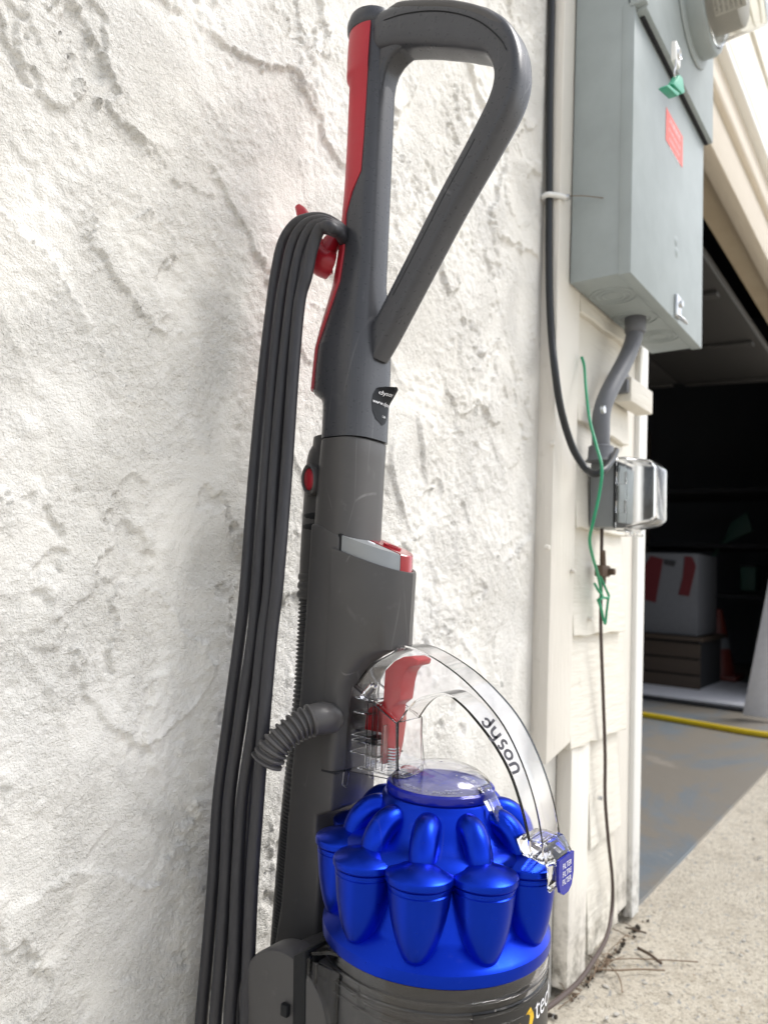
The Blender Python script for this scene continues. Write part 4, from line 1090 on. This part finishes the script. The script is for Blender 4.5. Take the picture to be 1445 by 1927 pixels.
gpts = [AY(1094, 672, -0.034), AY(1099, 690, -0.040), AY(1102, 730, -0.052), AY(1109, 790, -0.066), AY(1122, 840, -0.084), AY(1132, 882, -0.100), AY(1127, 930, -0.098), AY(1116, 980, -0.092), AY(1109, 1015, -0.080), AY(1114, 1045, -0.070), AY(1124, 1080, -0.056), AY(1130, 1110, -0.048), AY(1131, 1125, -0.046)]
tube('wire_run', gpts, 0.0024, M_GREENW, GW, 8)
for q in ([(1118, 1098), (1126, 1112), (1134, 1124), (1128, 1128)], [(1129, 1085), (1138, 1105), (1145, 1124), (1130, 1124)], [(1126, 1126), (1132, 1150), (1138, 1174), (1141, 1150), (1144, 1125)], [(1124, 1128), (1130, 1145), (1137, 1172)]):
    tube('wire_knot', [AY(x, y, -0.046-0.002*i) for i, (x, y) in enumerate(q)], 0.0021, M_GREENW, GW, 8, 5)
BW = empty('brown_wire', (1.2, -0.04, 0.0), 'thin brown wire running down the siding to the concrete', 'wire')
bpts = [AY(1132, 985, -0.036), AY(1131, 1080, -0.038), AY(1130, 1180, -0.038), AY(1134, 1300, -0.038), AY(1138, 1420, -0.038), AY(1138, 1500, -0.038), AY(1144, 1580, -0.038), AY(1152, 1660, -0.040), AY(1150, 1720, -0.044), AY(1140, 1765, -0.056), AY(1118, 1805, -0.075), AY(1090, 1845, -0.085), AY(1052, 1880, -0.090), AY(1020, 1903, -0.090)]
for q in bpts: q[2] = max(q[2], 0.006)
tube('wire_run', bpts, [0.0030]*8+[0.0034]*6, M_BROWNW, BW, 8)
p = AY(1130, 1075, -0.040)
br = box('ground_clamp', (p[0]-0.018, -0.035, p[2]-0.009), (p[0]+0.020, -0.050, p[2]+0.010), M_RUST, BW, 0.003)
lathe('clamp_bolt', [(0.0005, -0.060), (0.006, -0.059), (0.0065, -0.050)], M_RUST, br, 6, cx=p[0]+0.012, cz=p[2], axis='Y')
tube('clamp_rod', [p+np.array([-0.004, -0.004, 0.034]), p+np.array([-0.004, -0.006, 0.0]), p+np.array([-0.004, -0.006, -0.020])], 0.0045, M_RUST, br, 8)
# small block nailed on the siding under the cabinet
bk = empty('mounting_block', (1.30, -0.04, 0.96), 'small cream wooden mounting block nailed beside the conduit', 'block')
box('block_body', (1.272, -0.0310, 0.948), (1.395, -0.062, 0.992), M_SIDING, bk, 0.003)
box('block_strap', (1.262, -0.0305, 0.962), (1.276, -0.058, 0.986), M_PVC, bk, 0.002)
box('block_strap', (1.262, -0.0305, 0.990), (1.290, -0.052, 1.000), M_PVC, bk, 0.002)

# ------------------------------------------------------------------ inside the garage
yc = tube('yellow_cord', [(3.68, 1.05, 0.016), (3.66, 0.80, 0.016), (3.655, 0.62, 0.016), (3.63, 0.42, 0.016), (3.60, 0.24, 0.016), (3.59, 0.13, 0.017), (3.60, 0.05, 0.018)], 0.0135, M_YHOSE, None, 12)
tag(yc, 'yellow hose lying across the garage floor', 'hose')
p = AZ(1446, 1390, 0.03)
yk = lathe('hose_coupling', [(0.016, -0.03), (0.024, -0.027), (0.024, 0.020), (0.018, 0.026), (0.012, 0.05)], M_YHOSE, yc, 18, cx=p[0], cz=0.028, axis='Y')
fs = prism('foam_board', [(4.30, 0.20), (4.30, 1.9), (5.35, 1.9), (5.35, 0.20)], 0.008, 0.030, M_FOAM, None, 0.003, axis='Z'); tag(fs, 'flat white foam board lying on the garage floor', 'board')
th = prism('threshold_strip', [(4.22, 0.13), (4.22, 2.2), (4.285, 2.2), (4.285, 0.13)], 0.006, 0.022, M_INT, None, 0.004, axis='Z'); tag(th, 'black rubber strip along the front of the foam board', 'strip')
a0_, a1_ = AZ(1396, 1343, 0.03), AX(1450, 1100, a0_[0]) if False else AX(1450, 1105, AZ(1396, 1343, 0.03)[0])
X_ = a0_[0]
ps = prism('leaning_panel', [(a0_[1], 0.024), (0.146, 0.024), (0.146, 0.74), (a1_[1], 0.74)], X_, X_+0.025, M_FOAM, None, 0.003); tag(ps, 'tall white panel standing on edge at the door opening', 'panel')
c0_, c1_ = AX(1196, 1168, 4.75), AX(1312, 1042, 4.75)
carton = empty('carton', (4.75, c1_[1], c0_[2]), 'white cardboard carton with red printing on a low bench', 'carton')
CZ0, CZ1 = 0.34, c1_[2]
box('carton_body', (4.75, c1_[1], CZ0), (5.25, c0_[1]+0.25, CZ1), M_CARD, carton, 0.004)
for nm, px_, mt_ in (('red_panel', [(1190, 1078), (1207, 1072), (1224, 1046), (1247, 1052), (1233, 1134), (1190, 1122)], M_CARDR), ('red_strip', [(1288, 1046), (1302, 1048), (1309, 1066), (1296, 1122), (1276, 1119), (1284, 1086)], M_CARDR), ('printed_panel', [(1250, 1052), (1272, 1056), (1268, 1066), (1249, 1062)], M_BLACKINK)):
    q_ = [AX(x, y, 4.748) for x, y in px_]
    prism(nm, [(q[1], q[2]) for q in q_], 4.7465, 4.7515, mt_, carton)
bench = empty('wooden_crate', (4.95, 1.0, 0), 'low dark wooden crate under the carton in the garage', 'crate')
box('crate_top', (4.68, c1_[1]-0.05, 0.310), (5.3, c0_[1]+0.4, 0.335), M_BROWN, bench, 0.004)
for k in range(3):
    box('crate_slat', (4.70, c1_[1]-0.03, 0.02+0.095*k), (4.72, c0_[1]+0.38, 0.105+0.095*k), M_BROWN, bench, 0.003)
box('crate_core', (4.725, c1_[1]-0.02, 0.006), (5.28, c0_[1]+0.37, 0.309), M_INT, bench, 0)
cp = AZ(1350, 1262, 0.01); cone = empty('traffic_cone', (5.4, cp[1], 0.0), 'dim orange traffic cone standing behind the foam board', 'traffic cone')
CXc, CYc = 5.45, AX(1350, 1240, 5.45)[1]
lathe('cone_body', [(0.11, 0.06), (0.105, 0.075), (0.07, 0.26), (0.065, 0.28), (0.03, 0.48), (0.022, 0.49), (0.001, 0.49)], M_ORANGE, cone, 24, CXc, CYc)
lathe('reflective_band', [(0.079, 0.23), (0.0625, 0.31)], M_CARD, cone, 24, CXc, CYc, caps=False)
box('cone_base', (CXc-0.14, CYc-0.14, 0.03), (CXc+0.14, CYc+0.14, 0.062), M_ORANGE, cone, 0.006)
g0_ = AX(1335, 1060, 5.9); g1_ = AX(1388, 990, 5.9)
gr = empty('garden_broom', (5.9, g0_[1], 0.0), 'dark green garden broom leaning in the dark garage', 'broom')
tube('broom_handle', [np.array([5.8, g0_[1]+0.25, 0.02]), g0_, g1_], 0.016, M_DKGREEN, gr, 8)
prism('broom_head', [(g1_[1]-0.10, g1_[2]-0.04), (g1_[1]+0.10, g1_[2]-0.14), (g1_[1]+0.05, g1_[2]+0.02), (g1_[1]-0.06, g1_[2]+0.10)], 5.88, 5.93, M_DKGREEN, gr, 0.004)
q0 = AX(1392, 1066, 5.8); q1 = AX(1420, 1112, 5.8)
bn = empty('storage_bin', (5.9, q0[1], 0.0), 'small dark teal storage bin on a shelf in the garage', 'bin')
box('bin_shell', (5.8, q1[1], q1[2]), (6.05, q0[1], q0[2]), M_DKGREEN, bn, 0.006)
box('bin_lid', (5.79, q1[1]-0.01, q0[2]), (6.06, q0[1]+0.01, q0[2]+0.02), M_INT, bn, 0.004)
sh = empty('storage_shelf', (6.1, 0.7, 0.0), 'dark storage shelf along the garage side wall', 'shelf')
for zz in (q1[2]-0.03, 0.95, 1.35):
    box('shelf_board', (5.7, 0.2, zz-0.03), (6.3, 2.4, zz), M_INT, sh, 0.002)
for yy in (0.2, 1.25, 2.36):
    box('shelf_post', (5.7, yy, 0.004), (5.74, yy+0.04, 1.8), M_BROWN, sh, 0.002)

# ------------------------------------------------------------------ litter on the concrete
def twig(pts, r, mat, label, cat='twig', group=None, name='twig'):
    o = tube(name, [AZ(x, y, 0.004+dz) for x, y, dz in pts], r, mat, None, 7, 6)
    tag(o, label, cat, group); return o
twig([(1200, 1784, 0), (1222, 1796, 0.003), (1240, 1810, 0.002), (1244, 1812, 0.001)], 0.0026, M_TWIG, 'short dark bent twig lying on the concrete')
twig([(1135, 1808, 0.002), (1180, 1804, 0.003), (1240, 1806, 0.002), (1312, 1810, 0.001)], 0.0010, M_NEEDLE, 'long thin pale dry stem across the concrete', 'stem', None, 'dry_stem')
twig([(1120, 1824, 0.003), (1160, 1826, 0.004), (1205, 1824, 0.002), (1250, 1826, 0.002)], 0.0014, M_NEEDLE, 'thicker brown dry stem lying beside the brown wire', 'stem', None, 'dry_stem')
twig([(1140, 1812, 0.004), (1160, 1832, 0.006), (1168, 1850, 0.003), (1170, 1868, 0.001)], 0.0010, M_NEEDLE, 'curled dry pine needle pointing toward the camera', 'pine needle', None, 'pine_needle')
twig([(1176, 1745, 0.002), (1195, 1750, 0.003), (1216, 1756, 0.001)], 0.0016, M_TWIG, 'small brown twig at the foot of the door casing')
r = random.Random(3)
bm = bmesh.new()
for k in range(38):
    c = AZ(r.uniform(1026, 1080), r.uniform(1760, 1875), 0.003)
    if r.random() < 0.35: c = np.array([r.uniform(1.20, 1.42), r.uniform(-0.055, -0.03), 0.004])
    c[1] = min(c[1], -0.035)
    L = r.uniform(0.02, 0.06); a = r.uniform(0, PI); t = r.uniform(-0.15, 0.35); w = 0.0007
    dv = np.array([math.cos(a), math.sin(a)*0.6, t])*L
    d2 = np.array([-math.sin(a), math.cos(a), 0])*w
    m1 = c+dv*0.5+np.array([0, 0, r.uniform(0, 0.008)])
    for s, e in ((c, m1), (m1, c+dv)):
        q = [bm.verts.new(tuple(s-d2)), bm.verts.new(tuple(s+d2)), bm.verts.new(tuple(s+np.array([0, 0, 2*w]))), bm.verts.new(tuple(e-d2)), bm.verts.new(tuple(e+d2)), bm.verts.new(tuple(e+np.array([0, 0, 2*w])))]
        for i, j in ((0, 1), (1, 2), (2, 0)): bm.faces.new((q[i], q[j], q[j+3], q[i+3]))
o = from_bm('needle_litter', bm, M_NEEDLE); tag(o, 'tangle of dry pine needles caught at the base of the siding', 'litter', None, 'stuff')
bm = bmesh.new()
for k in range(55):
    x = r.uniform(1.02, 1.50); y = -0.028-abs(r.gauss(0, 0.006)) if x > 1.13 else -0.01-abs(r.gauss(0, 0.015))
    s = r.uniform(0.001, 0.0048)*(1.5 if 1.38 < x < 1.46 else 1)
    m = Matrix.Translation((x, y, s*0.3)) @ Matrix.Rotation(r.uniform(0, 6), 4, 'Z') @ Matrix.Diagonal((1, r.uniform(0.6, 1), r.uniform(0.5, 0.9), 1))
    bmesh.ops.create_icosphere(bm, subdivisions=1, radius=s, matrix=m)
for q in bm.verts: q.co += Vector((r.gauss(0, 0.0006), r.gauss(0, 0.0006), r.gauss(0, 0.0006)))
o = from_bm('soil_crumbs', bm, M_SOIL, None, 20); tag(o, 'dark soil crumbs along the foot of the wall', 'soil', None, 'stuff')
bm = bmesh.new()
for k in range(260):
    x = r.uniform(0.8, 3.2); y = r.uniform(-0.75, -0.03)
    s = r.uniform(0.0015, 0.0055)
    m = Matrix.Translation((x, y, -0.0015+s*0.10)) @ Matrix.Rotation(r.uniform(0, 6), 4, 'Z') @ Matrix.Diagonal((1.3, r.uniform(0.6, 1), 0.45, 1))
    bmesh.ops.create_icosphere(bm, subdivisions=1, radius=s, matrix=m)
o = from_bm('exposed_aggregate', bm, M_STONE, None, 20); tag(o, 'small grey stones showing in the driveway concrete', 'gravel', None, 'stuff')
